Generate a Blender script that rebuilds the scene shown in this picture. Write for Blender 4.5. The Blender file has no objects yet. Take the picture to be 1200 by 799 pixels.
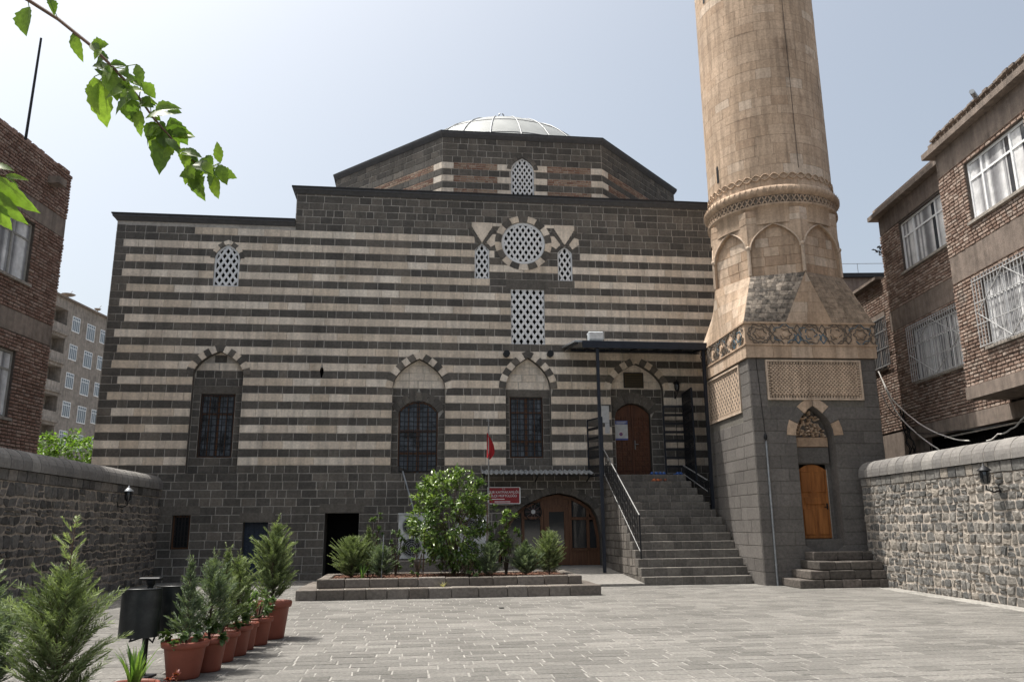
import bpy, math, random
from mathutils import Vector, Matrix
from mathutils.geometry import tessellate_polygon
random.seed(7)
PI = math.pi; R_ = math.radians
S = bpy.context.scene; COL = S.collection

# ------------------------------------------------------------------ camera
cam = bpy.data.cameras.new("camera"); cam.sensor_width = 36; cam.lens = 28.0
cam.clip_start = 0.05; cam.clip_end = 2000
co = bpy.data.objects.new("camera", cam); COL.objects.link(co); S.camera = co
th = math.atan(217.5/933.0); ro = .009
F = Vector((0, math.cos(th), math.sin(th))); R0 = Vector((1, 0, 0)); U0 = Vector((0, -math.sin(th), math.cos(th)))
Rr = R0*math.cos(ro)-U0*math.sin(ro); Ur = U0*math.cos(ro)+R0*math.sin(ro)
mw = Matrix((Rr, Ur, -F)).transposed().to_4x4(); mw.translation = Vector((0, 0, 1.55))
co.matrix_world = mw

# ------------------------------------------------------------------ sky and sun
EL = 68.0; AZ = -72.0          # sun: high, behind the mosque and to the left
world = bpy.data.worlds.new("World"); S.world = world; world.use_nodes = True
wn = world.node_tree.nodes; wl = world.node_tree.links
sky = wn.new('ShaderNodeTexSky'); sky.sky_type = 'NISHITA'; sky.sun_disc = False
sky.sun_elevation = R_(EL); sky.sun_rotation = R_(AZ % 360)
sky.altitude = 650; sky.air_density = 1.0; sky.dust_density = 10.0; sky.ozone_density = 1.0
hs = wn.new('ShaderNodeHueSaturation'); hs.inputs['Saturation'].default_value = .66
hm = wn.new('ShaderNodeMix'); hm.data_type = 'RGBA'; hm.blend_type = 'MULTIPLY'; hm.inputs[0].default_value = 1; hm.inputs[7].default_value = (.985, 1.0, .95, 1)
wl.new(sky.outputs[0], hs.inputs['Color']); wl.new(hs.outputs[0], hm.inputs[6]); wl.new(hm.outputs[2], wn['Background'].inputs[0]); wn['Background'].inputs[1].default_value = 0.145
sd = bpy.data.lights.new("sun", 'SUN'); sd.energy = 3.7; sd.angle = R_(0.5); sd.color = (1.0, .955, .89)
so = bpy.data.objects.new("sun", sd); COL.objects.link(so)
sv = Vector((math.sin(R_(AZ))*math.cos(R_(EL)), math.cos(R_(AZ))*math.cos(R_(EL)), math.sin(R_(EL))))
so.rotation_euler = sv.to_track_quat('Z', 'Y').to_euler(); so.location = (0, 0, 60)
S.view_settings.view_transform = 'Standard'; S.view_settings.look = 'None'
S.view_settings.exposure = 0.60; S.view_settings.gamma = 1.0; S.view_settings.use_curve_mapping = False
S.render.engine = 'CYCLES'; S.cycles.use_denoising = True; S.cycles.max_bounces = 6
S.cycles.transparent_max_bounces = 8

# ------------------------------------------------------------------ materials
MATS = {}
class NT:
    def __init__(s, name):
        s.m = bpy.data.materials.new(name); s.m.use_nodes = True; s.t = s.m.node_tree
        s.b = s.t.nodes['Principled BSDF']; MATS[name] = s.m
        s.tc = s.t.nodes.new('ShaderNodeTexCoord')
    def n(s, typ, **k):
        o = s.t.nodes.new(typ)
        for a, b in k.items(): setattr(o, a, b)
        return o
    def l(s, a, b): s.t.links.new(a, b)
    def noise(s, scale, detail=5, rough=.6, vec=None, stretch=None):
        o = s.n('ShaderNodeTexNoise'); o.inputs['Scale'].default_value = scale
        o.inputs['Detail'].default_value = detail; o.inputs['Roughness'].default_value = rough
        src = vec or s.tc.outputs['Object']
        if stretch:
            mp = s.n('ShaderNodeMapping'); mp.inputs['Scale'].default_value = stretch; s.l(src, mp.inputs[0]); src = mp.outputs[0]
        s.l(src, o.inputs['Vector']); return o.outputs['Fac']
    def ramp(s, fac, stops):
        o = s.n('ShaderNodeValToRGB'); e = o.color_ramp.elements
        while len(e) < len(stops): e.new(.5)
        for i, (p, c) in enumerate(stops):
            e[i].position = p; e[i].color = (*c, 1) if not isinstance(c, (int, float)) else (c, c, c, 1)
        s.l(fac, o.inputs[0]); return o.outputs[0]
    def mix(s, fac, a, b, mode='MIX'):
        o = s.n('ShaderNodeMix', data_type='RGBA', blend_type=mode)
        for k, v in ((0, fac), (6, a), (7, b)):
            if hasattr(v, 'links'): s.l(v, o.inputs[k])
            elif isinstance(v, (int, float)): o.inputs[k].default_value = v
            else: o.inputs[k].default_value = (*v, 1)
        return o.outputs[2]
    def bump(s, h, strength, dist=.02):
        o = s.n('ShaderNodeBump'); o.inputs['Strength'].default_value = strength; o.inputs['Distance'].default_value = dist
        s.l(h, o.inputs['Height']); s.l(o.outputs[0], s.b.inputs['Normal']); return o
    def fin(s, col, rough=.85, metal=0, spec=.3):
        if hasattr(col, 'links'): s.l(col, s.b.inputs['Base Color'])
        else: s.b.inputs['Base Color'].default_value = (*col, 1)
        s.b.inputs['Roughness'].default_value = rough; s.b.inputs['Metallic'].default_value = metal
        s.b.inputs['Specular IOR Level'].default_value = spec
        return s.m

def stone(name, cols, big=.9, small=14, amt=(.72, 1.28), bump=.5, stain=None, rough=.88, bs=35, streak=0):
    t = NT(name)
    at = t.n('ShaderNodeAttribute', attribute_name='tone')
    n_ = len(cols); c = t.ramp(at.outputs['Fac'], [(i/(n_-1), cols[i]) for i in range(n_)])
    f = t.ramp(t.noise(small, 6, .65), [(.3, amt[0]), (.7, amt[1])]); c = t.mix(1.0, c, f, 'MULTIPLY')
    f = t.ramp(t.noise(big, 4, .6), [(.3, .82), (.7, 1.15)]); c = t.mix(1.0, c, f, 'MULTIPLY')
    if stain:
        f = t.ramp(t.noise(stain[1], 7, .7), [(stain[2], 0), (stain[2]+.13, 1)])
        c = t.mix(f, c, stain[0])
    if streak:
        f = t.ramp(t.noise(1.0, 6, .6, stretch=(5, 5, .35)), [(.42, 1.0), (.68, 1-streak)]); c = t.mix(1.0, c, f, 'MULTIPLY')
    h = t.noise(bs, 8, .7); t.bump(h, bump, .015)
    return t.fin(c, rough)
def plain(name, col, rough=.6, metal=0, spec=.4, var=.18, scale=8, bump=0, col2=None, bs=60):
    t = NT(name); f = t.ramp(t.noise(scale, 5, .6), [(.3, 1-var), (.7, 1+var)])
    base = col if col2 is None else t.mix(t.ramp(t.noise(scale*.5, 6, .7), [(.45, 0), (.6, 1)]), col, col2)
    c = t.mix(1.0, base, f, 'MULTIPLY')
    if bump: t.bump(t.noise(bs, 6, .6), bump, .01)
    return t.fin(c, rough, metal, spec)
def leafmat(name, cols, rough=.45, trans=.35, spec=.4):
    t = NT(name); at = t.n('ShaderNodeAttribute', attribute_name='tone')
    n_ = len(cols); c = t.ramp(at.outputs['Fac'], [(i/(n_-1), cols[i]) for i in range(n_)])
    c = t.mix(1.0, c, t.ramp(t.noise(55, 4, .6), [(.3, .72), (.7, 1.25)]), 'MULTIPLY'); t.fin(c, rough, 0, spec)
    tr = t.n('ShaderNodeBsdfTranslucent'); c2 = t.mix(1.0, c, (1.25, 1.4, .6), 'MULTIPLY'); t.l(c2, tr.inputs[0])
    ms = t.n('ShaderNodeMixShader'); ms.inputs[0].default_value = trans
    out = t.t.nodes['Material Output']; t.l(t.b.outputs[0], ms.inputs[1]); t.l(tr.outputs[0], ms.inputs[2]); t.l(ms.outputs[0], out.inputs[0])
    return t.m
def wood(name, c0, c1, axis=(18, 18, 1.2), rough=.5):
    t = NT(name); f = t.noise(1.0, 6, .6, stretch=axis); c = t.ramp(f, [(.3, c0), (.7, c1)]); t.bump(f, .25, .004)
    return t.fin(c, rough)

BAS = stone('basalt', [(.085, .079, .072), (.112, .103, .092), (.138, .125, .109), (.172, .153, .132)], bump=.6, stain=((.17, .15, .125), 1.6, .68), streak=.22)
LIM = stone('limestone', [(.64, .54, .43), (.71, .615, .51), (.78, .70, .60)], amt=(.80, 1.14), bump=.5, streak=.30, stain=((.40, .30, .21), 1.3, .62))
MOR = stone('mortar', [(.33, .31, .28), (.42, .39, .355)], bump=.5, small=9)
MORD = stone('mortar_dark', [(.16, .145, .13), (.21, .19, .17)], bump=.5)
LIMM = stone('minaret_limestone', [(.43, .305, .212), (.49, .36, .256), (.55, .415, .305), (.62, .505, .40)], amt=(.78, 1.18), bump=.6, streak=.35, big=.5, stain=((.33, .235, .165), .8, .58))
BASM = stone('minaret_basalt', [(.115, .106, .099), (.135, .125, .116), (.155, .143, .133)], amt=(.75, 1.25), bump=.9, stain=((.15, .135, .12), 1.3, .66), bs=22)
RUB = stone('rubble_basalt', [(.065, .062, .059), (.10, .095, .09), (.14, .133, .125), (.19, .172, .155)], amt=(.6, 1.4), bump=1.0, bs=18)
RUBM = stone('rubble_mortar', [(.42, .37, .32), (.52, .46, .40)], bump=1.0, bs=18, amt=(.6, 1.3))
RUBMD = stone('rubble_mortar_brown', [(.33, .285, .24), (.42, .365, .31)], bump=1.0, bs=18, amt=(.6, 1.3))
COPE = stone('coping_basalt', [(.15, .145, .14), (.20, .19, .18), (.25, .24, .225)], bump=.5, amt=(.8, 1.2))
PAV = stone('paving_basalt', [(.138, .133, .123), (.163, .157, .146), (.186, .179, .166), (.21, .202, .187)], amt=(.68, 1.28), bump=1.0, small=26, bs=45, big=.5, stain=((.125, .117, .105), .8, .62))
PAVM = stone('paving_mortar', [(.29, .28, .26), (.33, .318, .295)], bump=.6, amt=(.55, 1.25))
GRD = stone('ground_dust', [(.20, .19, .175), (.24, .228, .21)], bump=.6, big=.2)
BRK = stone('brick', [(.21, .14, .11), (.27, .19, .152), (.33, .245, .20), (.41, .335, .285)], amt=(.6, 1.35), bump=1.0, bs=30, stain=((.24, .21, .185), .9, .6))
BRKR = stone('brick_red', [(.19, .115, .09), (.24, .15, .12), (.28, .19, .155), (.33, .245, .205)], amt=(.6, 1.35), bump=1.0, bs=30)
BRKM = stone('brick_mortar', [(.07, .058, .05), (.12, .10, .088)], bump=1.0)
BRKT = stone('thin_brick', [(.19, .10, .07), (.27, .18, .13), (.33, .25, .19)], bump=.7)
CON = stone('concrete', [(.20, .16, .135), (.255, .21, .178)], bump=.8, big=.6, small=5, amt=(.75, 1.2), streak=.35, stain=((.09, .075, .065), 1.5, .62))
CONL = stone('concrete_pale', [(.30, .27, .24), (.36, .33, .29)], bump=.6, streak=.3)
METD = plain('dark_iron', (.012, .013, .016), .5, .3)
METB = plain('blue_black_iron', (.018, .022, .032), .45, .4)
CORN = plain('cornice_stone', (.072, .074, .08), .75, 0, bump=.3)
CORNT = plain('cornice_lead', (.022, .023, .026), .6, .2)
ZINC = plain('galvanised_sheet', (.30, .32, .34), .45, .5, var=.25)
DOME = plain('dome_sheet', (.28, .295, .295), .65, .1, var=.12, scale=1.5)
SEAM = plain('dome_seam', (.30, .31, .32), .5, .3)
WHT = plain('white_paint', (.82, .83, .84), .45, var=.06)
GYP = plain('gypsum_lattice', (.66, .67, .68), .7, var=.12)
GLASS = NT('window_glass').fin((.02, .023, .027), .06, 0, .8)
GLASSW = stone('window_glass_sky_curtain', [(.10, .12, .15), (.16, .18, .21)], big=1.2, small=3, amt=(.35, 1.6), bump=0, rough=.12, stain=((.02, .022, .026), 1.6, .5))  # pale patches paint reflected sky and white curtains into the panes
CURT = stone('curtain', [(.20, .20, .21), (.50, .50, .51), (.68, .68, .68)], bump=.3, small=3)
BLACK = plain('dark_interior', (.006, .006, .006), .9, 0, .1)
WOODR = wood('red_brown_wood', (.075, .034, .018), (.15, .07, .036))
WOODD = wood('carved_dark_wood', (.05, .018, .009), (.12, .045, .02))
WOODO = wood('varnished_pine', (.15, .05, .013), (.38, .15, .042), (9, 9, 1.0))
TERR = plain('terracotta_plastic', (.20, .055, .033), .55, var=.15, scale=5)
SOIL = stone('soil', [(.05, .022, .014), (.10, .045, .028), (.15, .075, .05)], bump=1.0, bs=12, small=30)
MULCH = stone('red_mulch', [(.07, .03, .02), (.15, .07, .045), (.25, .15, .1)], bump=.5)
TRUNK = stone('bark', [(.07, .05, .035), (.11, .08, .06)], bump=1.0)
TWIG = plain('twig', (.10, .055, .035), .7)
L_CON = leafmat('cypress_foliage', [(.08, .11, .05), (.15, .19, .085), (.22, .27, .135), (.33, .38, .21)], .6, .3, .25)
L_CON2 = leafmat('blue_cypress_foliage', [(.075, .105, .065), (.125, .17, .105), (.19, .235, .15), (.28, .335, .22)], .6, .28, .25)
L_CIT = leafmat('glossy_foliage', [(.035, .07, .018), (.065, .12, .028), (.13, .20, .045), (.26, .34, .09)], .3, .25, .55)
L_MUL = leafmat('mulberry_foliage', [(.06, .11, .02), (.11, .18, .03), (.20, .29, .05)], .4, .5, .4)
L_IRIS = leafmat('iris_foliage', [(.05, .11, .025), (.09, .17, .04), (.17, .26, .07)], .4, .35)
L_LIME = leafmat('lime_foliage', [(.07, .13, .02), (.12, .20, .035), (.20, .30, .06)], .45, .45)
L_ROSE = leafmat('rose_foliage', [(.05, .09, .03), (.08, .13, .045), (.15, .21, .08)], .4, .3)
TURQ = plain('blue_glaze', (.085, .15, .20), .5)
SOOT = plain('sooty_relief', (.15, .125, .102), .85, bump=.6)
REDS = plain('red_sign_enamel', (.26, .012, .02), .4)
REDF = plain('red_flag_cloth', (.30, .008, .012), .7)
SKYB = plain('blue_plastic', (.03, .09, .30), .4); ORNG = plain('orange_plastic', (.45, .12, .04), .5)
PAPER = plain('paper', (.48, .49, .50), .6); BRONZ = plain('bronze_plaque', (.06, .045, .02), .5, .3, bump=.5)
BIN = plain('bin_paint', (.013, .016, .018), .4, .2, .5, var=.4, scale=5, col2=(.028, .03, .03))
ACM = plain('white_enamel', (.46, .48, .50), .4); CABLE = plain('white_cable', (.55, .53, .5), .5)
BLUED = plain('blue_door_paint', (.018, .03, .055), .5)
STEEL = plain('polished_rail', (.20, .20, .20), .5, .3)
APT = stone('apartment_render', [(.27, .235, .205), (.33, .29, .255)], bump=.3, big=.25, small=2, streak=.35)
LGLASS = plain('lamp_glass', (.5, .5, .5), .3)

# ------------------------------------------------------------------ mesh builder
def FR(u, z, t): return (u, -t, z)            # facade frame: u along, z up, t out towards the camera
class MB:
    def __init__(s): s.v = []; s.f = []; s.m = []; s.t = []; s.sm = []
    def add(s, vs, fs, m=0, tone=None, smooth=False):
        o = len(s.v); s.v.extend(tuple(p) for p in vs)
        if tone is None: tone = random.random()
        for f in fs: s.f.append([o+i for i in f]); s.m.append(m); s.t.append(tone); s.sm.append(smooth)
    def box(s, x0, x1, y0, y1, z0, z1, m=0, tone=None):
        s.add([(x0,y0,z0),(x1,y0,z0),(x1,y1,z0),(x0,y1,z0),(x0,y0,z1),(x1,y0,z1),(x1,y1,z1),(x0,y1,z1)],
              [(0,3,2,1),(4,5,6,7),(0,1,5,4),(1,2,6,5),(2,3,7,6),(3,0,4,7)], m, tone)
    def cbox(s, x0, x1, y0, y1, z0, z1, c=.01, m=0, tone=None):     # chamfered box
        vs = []; 
        for z, i in ((z0, c), (z0+c, 0), (z1-c, 0), (z1, c)):
            x0_, x1_, y0_, y1_ = x0+i, x1-i, y0+i, y1-i; k = c if not i else c*.4
            vs += [(x0_+k,y0_,z),(x1_-k,y0_,z),(x1_,y0_+k,z),(x1_,y1_-k,z),(x1_-k,y1_,z),(x0_+k,y1_,z),(x0_,y1_-k,z),(x0_,y0_+k,z)]
        fs = [tuple(range(7,-1,-1)), tuple(range(24,32))]
        for r in range(3):
            for j in range(8): a = r*8+j; b = r*8+(j+1)%8; fs.append((a, b, b+8, a+8))
        s.add(vs, fs, m, tone)
    def fbox(s, fr, u0, u1, z0, z1, t0, t1, m=0, tone=None):
        s.prism(fr, [(u0,z0),(u1,z0),(u1,z1),(u0,z1)], t0, t1, m, tone)
    def prism(s, fr, pts, t0, t1, m=0, tone=None, back=True, smooth=False):
        n = len(pts); vs = [fr(u, z, t1) for u, z in pts]+[fr(u, z, t0) for u, z in pts]
        fs = [tuple(range(n))]+([tuple(range(2*n-1, n-1, -1))] if back else [])
        fs += [(i, n+i, n+(i+1)%n, (i+1)%n) for i in range(n)]
        s.add(vs, fs, m, tone, smooth)
    def plate(s, fr, pts, t0, t1, ch=.006, m=0, tone=None):          # raised block with bevelled edges, no back
        n = len(pts); cx = sum(p[0] for p in pts)/n; cz = sum(p[1] for p in pts)/n
        ins = []
        for u, z in pts:
            ins.append((u+math.copysign(min(ch, abs(cx-u)*.5), cx-u), z+math.copysign(min(ch, abs(cz-z)*.5), cz-z)))
        vs = [fr(u, z, t1) for u, z in ins]+[fr(u, z, t0) for u, z in pts]
        s.add(vs, [tuple(range(n))]+[(i, n+i, n+(i+1)%n, (i+1)%n) for i in range(n)], m, tone)
    def sheet(s, fr, outer, holes, t, m=0, tone=.5):
        loops = [[Vector((u, z, 0)) for u, z in outer]]+[[Vector((u, z, 0)) for u, z in h] for h in holes]
        flat = [p for l in loops for p in l]
        s.add([fr(p.x, p.y, t) for p in flat], [tuple(x) for x in tessellate_polygon(loops)], m, tone)
    def reveal(s, fr, pts, t0, t1, m=0, tone=None, closed=True):
        n = len(pts); vs = [fr(u, z, t0) for u, z in pts]+[fr(u, z, t1) for u, z in pts]
        s.add(vs, [(i, (i+1)%n, n+(i+1)%n, n+i) for i in range(n if closed else n-1)], m, tone)
    def bar(s, p, q, w, h=None, m=0, tone=None, up=(0, 0, 1)):
        p = Vector(p); q = Vector(q); d = (q-p)
        if d.length < 1e-6: return
        d.normalize(); h = h or w; up = Vector(up)
        if abs(d.dot(up)) > .98: up = Vector((0, 1, 0))
        a = d.cross(up).normalized()*w/2; b = a.cross(d).normalized()*h/2
        s.add([p-a-b,p+a-b,p+a+b,p-a+b,q-a-b,q+a-b,q+a+b,q-a+b],
              [(0,3,2,1),(4,5,6,7),(0,1,5,4),(1,2,6,5),(2,3,7,6),(3,0,4,7)], m, tone)
    def tube(s, pts, r, seg=8, m=0, tone=None, r1=None, caps=True):
        pts = [Vector(p) for p in pts]; n = len(pts); vs = []; prev = None
        for i, p in enumerate(pts):
            d = (pts[min(i+1, n-1)]-pts[max(i-1, 0)]).normalized()
            if prev is None:
                a = d.cross(Vector((0, 0, 1)));
                if a.length < .05: a = d.cross(Vector((1, 0, 0)))
            else: a = prev-d*prev.dot(d)
            a.normalize(); prev = a; b = d.cross(a)
            rr = r if r1 is None else r+(r1-r)*i/(n-1)
            vs += [p+(a*math.cos(2*PI*j/seg)+b*math.sin(2*PI*j/seg))*rr for j in range(seg)]
        fs = [(i*seg+j, i*seg+(j+1)%seg, (i+1)*seg+(j+1)%seg, (i+1)*seg+j) for i in range(n-1) for j in range(seg)]
        s.add(vs, fs, m, tone, True)
        if caps: s.add(vs[:seg], [tuple(range(seg-1, -1, -1))], m, tone); s.add(vs[-seg:], [tuple(range(seg))], m, tone)
    def lathe(s, prof, c=(0, 0, 0), seg=24, m=0, tone=None, smooth=True, a0=0, a1=2*PI, sy=1):
        full = abs(a1-a0-2*PI) < 1e-6; k = seg if full else seg+1; vs = []
        for r, z in prof:
            vs += [(c[0]+r*math.cos(a0+(a1-a0)*j/seg), c[1]+r*sy*math.sin(a0+(a1-a0)*j/seg), c[2]+z) for j in range(k)]
        fs = [(i*k+j, i*k+(j+1)%k, (i+1)*k+(j+1)%k, (i+1)*k+j) for i in range(len(prof)-1) for j in range(seg)]
        s.add(vs, fs, m, tone, smooth)
    def build(s, name, mats, parent=None, loc=None, rotz=None):
        me = bpy.data.meshes.new(name); me.from_pydata(s.v, [], s.f)
        for m in (mats if isinstance(mats, (list, tuple)) else [mats]): me.materials.append(m)
        me.polygons.foreach_set('material_index', s.m); me.polygons.foreach_set('use_smooth', s.sm)
        a = me.attributes.new('tone', 'FLOAT', 'FACE'); a.data.foreach_set('value', s.t)
        me.update(); o = bpy.data.objects.new(name, me); COL.objects.link(o)
        if parent: o.parent = parent
        if loc is not None: o.location = loc
        if rotz is not None: o.rotation_euler[2] = rotz
        return o
def tag(o, label=None, cat=None, group=None, kind=None):
    if label: o['label'] = label
    if cat: o['category'] = cat
    if group: o['group'] = group
    if kind: o['kind'] = kind
    return o
def thing(name, loc, rz, label, cat, group=None):
    o = bpy.data.objects.new(name, None); COL.objects.link(o); o.location = loc; o.rotation_euler[2] = rz
    o.empty_display_size = .2
    return tag(o, label, cat, group)
def dup(root, loc, rz=0, sc=1, label=None):
    r = root.copy(); COL.objects.link(r); r.location = loc; r.rotation_euler[2] = rz; r.scale = (sc, sc, sc) if not isinstance(sc, tuple) else sc
    if label: r['label'] = label
    for ch in list(root.children):
        c = ch.copy(); COL.objects.link(c); c.parent = r
        for g in list(ch.children):
            d = g.copy(); COL.objects.link(d); d.parent = c
    return r
def RI(a, b): return random.uniform(a, b)

# ------------------------------------------------------------------ masonry
def arch_pts(u0, u1, z0, zs, za, n=12, p=.8):                # pointed arch outline, counter-clockwise from lower left
    c = (u0+u1)/2; w = (u1-u0)/2; r = za-zs; P = [(u1, z0)]
    for i in range(-n, n+1):
        x = -i/n; ax = math.sin(abs(x)*PI/2)
        h = r*(p*math.sqrt(max(0, 1-ax))+(1-p)*math.sqrt(max(0, 1-ax*ax))); P.append((c+math.copysign(ax*w, x), zs+h))
    P.append((u0, z0)); return P
def seg_pts(u0, u1, z0, zs, za, n=8):                        # segmental arch outline
    c = (u0+u1)/2; w = (u1-u0)/2; r = za-zs; Rr_ = (w*w+r*r)/(2*r); zc = za-Rr_; a = math.asin(w/Rr_)
    return [(u1, z0)]+[(c+Rr_*math.sin(a-2*a*i/n), zc+Rr_*math.cos(a-2*a*i/n)) for i in range(n+1)]+[(u0, z0)]
def rect_pts(u0, u1, z0, z1): return [(u1, z0), (u1, z1), (u0, z1), (u0, z0)]
def circ_pts(c, r, n=32): return [(c[0]+r*math.cos(2*PI*i/n), c[1]+r*math.sin(2*PI*i/n)) for i in range(n)]
def span(poly, z):
    xs = []; n = len(poly)
    for i in range(n):
        (x0, z0), (x1, z1) = poly[i], poly[(i+1) % n]
        if (z0 <= z < z1) or (z1 <= z < z0): xs.append(x0+(x1-x0)*(z-z0)/(z1-z0))
    return (min(xs), max(xs)) if len(xs) >= 2 else None
def offset_poly(pts, d, closed=False):
    out = []; n = len(pts)
    for i in range(n):
        a = pts[(i-1) % n] if closed or i else pts[i]; b = pts[(i+1) % n] if closed or i < n-1 else pts[i]
        dx, dz = b[0]-a[0], b[1]-a[1]; l = math.hypot(dx, dz) or 1
        out.append((pts[i][0]+dz/l*d, pts[i][1]-dx/l*d))
    return out
def lay(mb, fr, za, zb, segs, holes, lens, gap, t0, t1, ch=.006, jt=.0055, tj=None, ends=True):
    """one course: segs [(u0,u1,mat,lens,gap)], cut by hole outlines"""
    cuts = []
    for h in holes:
        e = .002; a = span(h, za+e); b = span(h, zb-e); m_ = span(h, (za+zb)/2)
        if not a and not b and not m_: continue
        if a and not b: c = (a[0]+a[1])/2; top = max(z for _, z in h); b = (c, c) if top < zb and len(h) > 5 else a
        if b and not a:
            bot = min(z for _, z in h); a = b if b[1]-b[0] > .35 and len(h) < 6 else ((b[0]+b[1])/2,)*2
            if len(h) < 6: a = b
        if not a and not b: a = b = m_
        cuts.append((a[0], b[0], a[1], b[1]))
    cuts.sort()
    for (u0, u1, m, ln, gp) in segs:
        pieces = []; cur = (u0, u0)
        for (la, lb, ra, rb) in cuts:
            if max(ra, rb) <= cur[0]+.01: continue
            if min(la, lb) >= u1: break
            if min(la, lb) > cur[0]+.02: pieces.append((cur, (min(la, u1), min(lb, u1))))
            cur = (max(cur[0], ra), max(cur[1], rb))
        if max(cur) < u1-.02: pieces.append((cur, (u1, u1)))
        for (A, B) in pieces:
            L = (B[0]+B[1])/2-(A[0]+A[1])/2
            if L < .03: continue
            xs = [0]; x = 0
            while True:
                x += RI(*ln)
                if x > L-ln[0]*.5: break
                xs.append(x)
            xs.append(L); n = len(xs)-1
            for i in range(n):
                fa, fb = xs[i]/L, xs[i+1]/L
                l0 = A[0]+(B[0]-A[0])*fa if n > 1 and i else A[0]; l1 = A[1]+(B[1]-A[1])*fa if n > 1 and i else A[1]
                if i and n > 1: mid = (A[0]+A[1])/2+xs[i]; l0 = l1 = mid
                if i < n-1: r0 = r1 = (A[0]+A[1])/2+xs[i+1]
                else: r0, r1 = B
                g = gp/2; gl = g if i or True else 0
                tt = random.random() if tj is None else min(1, max(0, random.gauss(tj[0], tj[1])))
                q = [(l0+g, za+g), (r0-g, za+g), (r1-g, zb-g), (l1+g, zb-g)]
                if q[1][0]-q[0][0] < .008 and q[2][0]-q[3][0] < .008: continue
                if q[1][0] < q[0][0]: c = (q[0][0]+q[1][0])/2; q[0] = (c, q[0][1]); q[1] = (c+.002, q[1][1])
                if q[2][0] < q[3][0]: c = (q[2][0]+q[3][0])/2; q[2] = (c+.002, q[2][1]); q[3] = (c, q[3][1])
                q = [(a+RI(-jt, jt), b+RI(-jt, jt)) for a, b in q]
                mb.plate(fr, q, t0, t1+RI(-.003, .003)*(1 if t1 < .025 else 2.2), ch, m, tt)
def wall_fill(mb, fr, u0, u1, z0, z1, pitch, holes, m, ln=(.28, .6), gap=.02, t0=0, t1=.012, phase=0, tj=None, ch=.006, jt=.003):
    z = z0
    while z < z1-.02:
        zb = min(z+pitch, z1); lay(mb, fr, z, zb, [(u0, u1, m, ln, gap)], holes, ln, gap, t0, t1, ch, jt, tj); z = zb
def voussoirs(mb, fr, path, width, n, mats, t0, t1, gap=.008, start=0, tones=None):
    """path: polyline, stones fan outward (left-hand normal away from centre)"""
    L = [0]
    for a, b in zip(path, path[1:]): L.append(L[-1]+math.hypot(b[0]-a[0], b[1]-a[1]))
    def at(s):
        for i in range(len(L)-1):
            if s <= L[i+1]+1e-9:
                f = (s-L[i])/max(L[i+1]-L[i], 1e-9); a, b = path[i], path[i+1]
                return (a[0]+(b[0]-a[0])*f, a[1]+(b[1]-a[1])*f)
        return path[-1]
    T = L[-1]
    def nrm(s):
        a, b = at(max(0, s-T*.03)), at(min(T, s+T*.03)); dx, dz = b[0]-a[0], b[1]-a[1]; l = math.hypot(dx, dz)
        return (dz/l, -dx/l)
    for i in range(n):
        s0 = T*i/n+gap/2; s1 = T*(i+1)/n-gap/2; inn = [at(s0), at((s0+s1)/2), at(s1)]; N = [nrm(s0), nrm((s0+s1)/2), nrm(s1)]
        out = [(p[0]+q[0]*width, p[1]+q[1]*width) for p, q in zip(inn, N)]
        mb.plate(fr, inn+out[::-1], t0, t1, .005, mats[(i+start) % len(mats)])
def clip_seg(p, q, poly):        # convex polygon (ccw) clip of a segment
    t0, t1 = 0, 1; dx, dz = q[0]-p[0], q[1]-p[1]; n = len(poly)
    for i in range(n):
        a, b = poly[i], poly[(i+1) % n]; ex, ez = b[0]-a[0], b[1]-a[1]
        num = ex*(p[1]-a[1])-ez*(p[0]-a[0]); den = ex*dz-ez*dx
        if abs(den) < 1e-12:
            if num < 0: return None
            continue
        t = -num/den
        if den > 0: t0 = max(t0, t)
        else: t1 = min(t1, t)
    if t1-t0 < 1e-4: return None
    return (p[0]+dx*t0, p[1]+dz*t0), (p[0]+dx*t1, p[1]+dz*t1)
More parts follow.
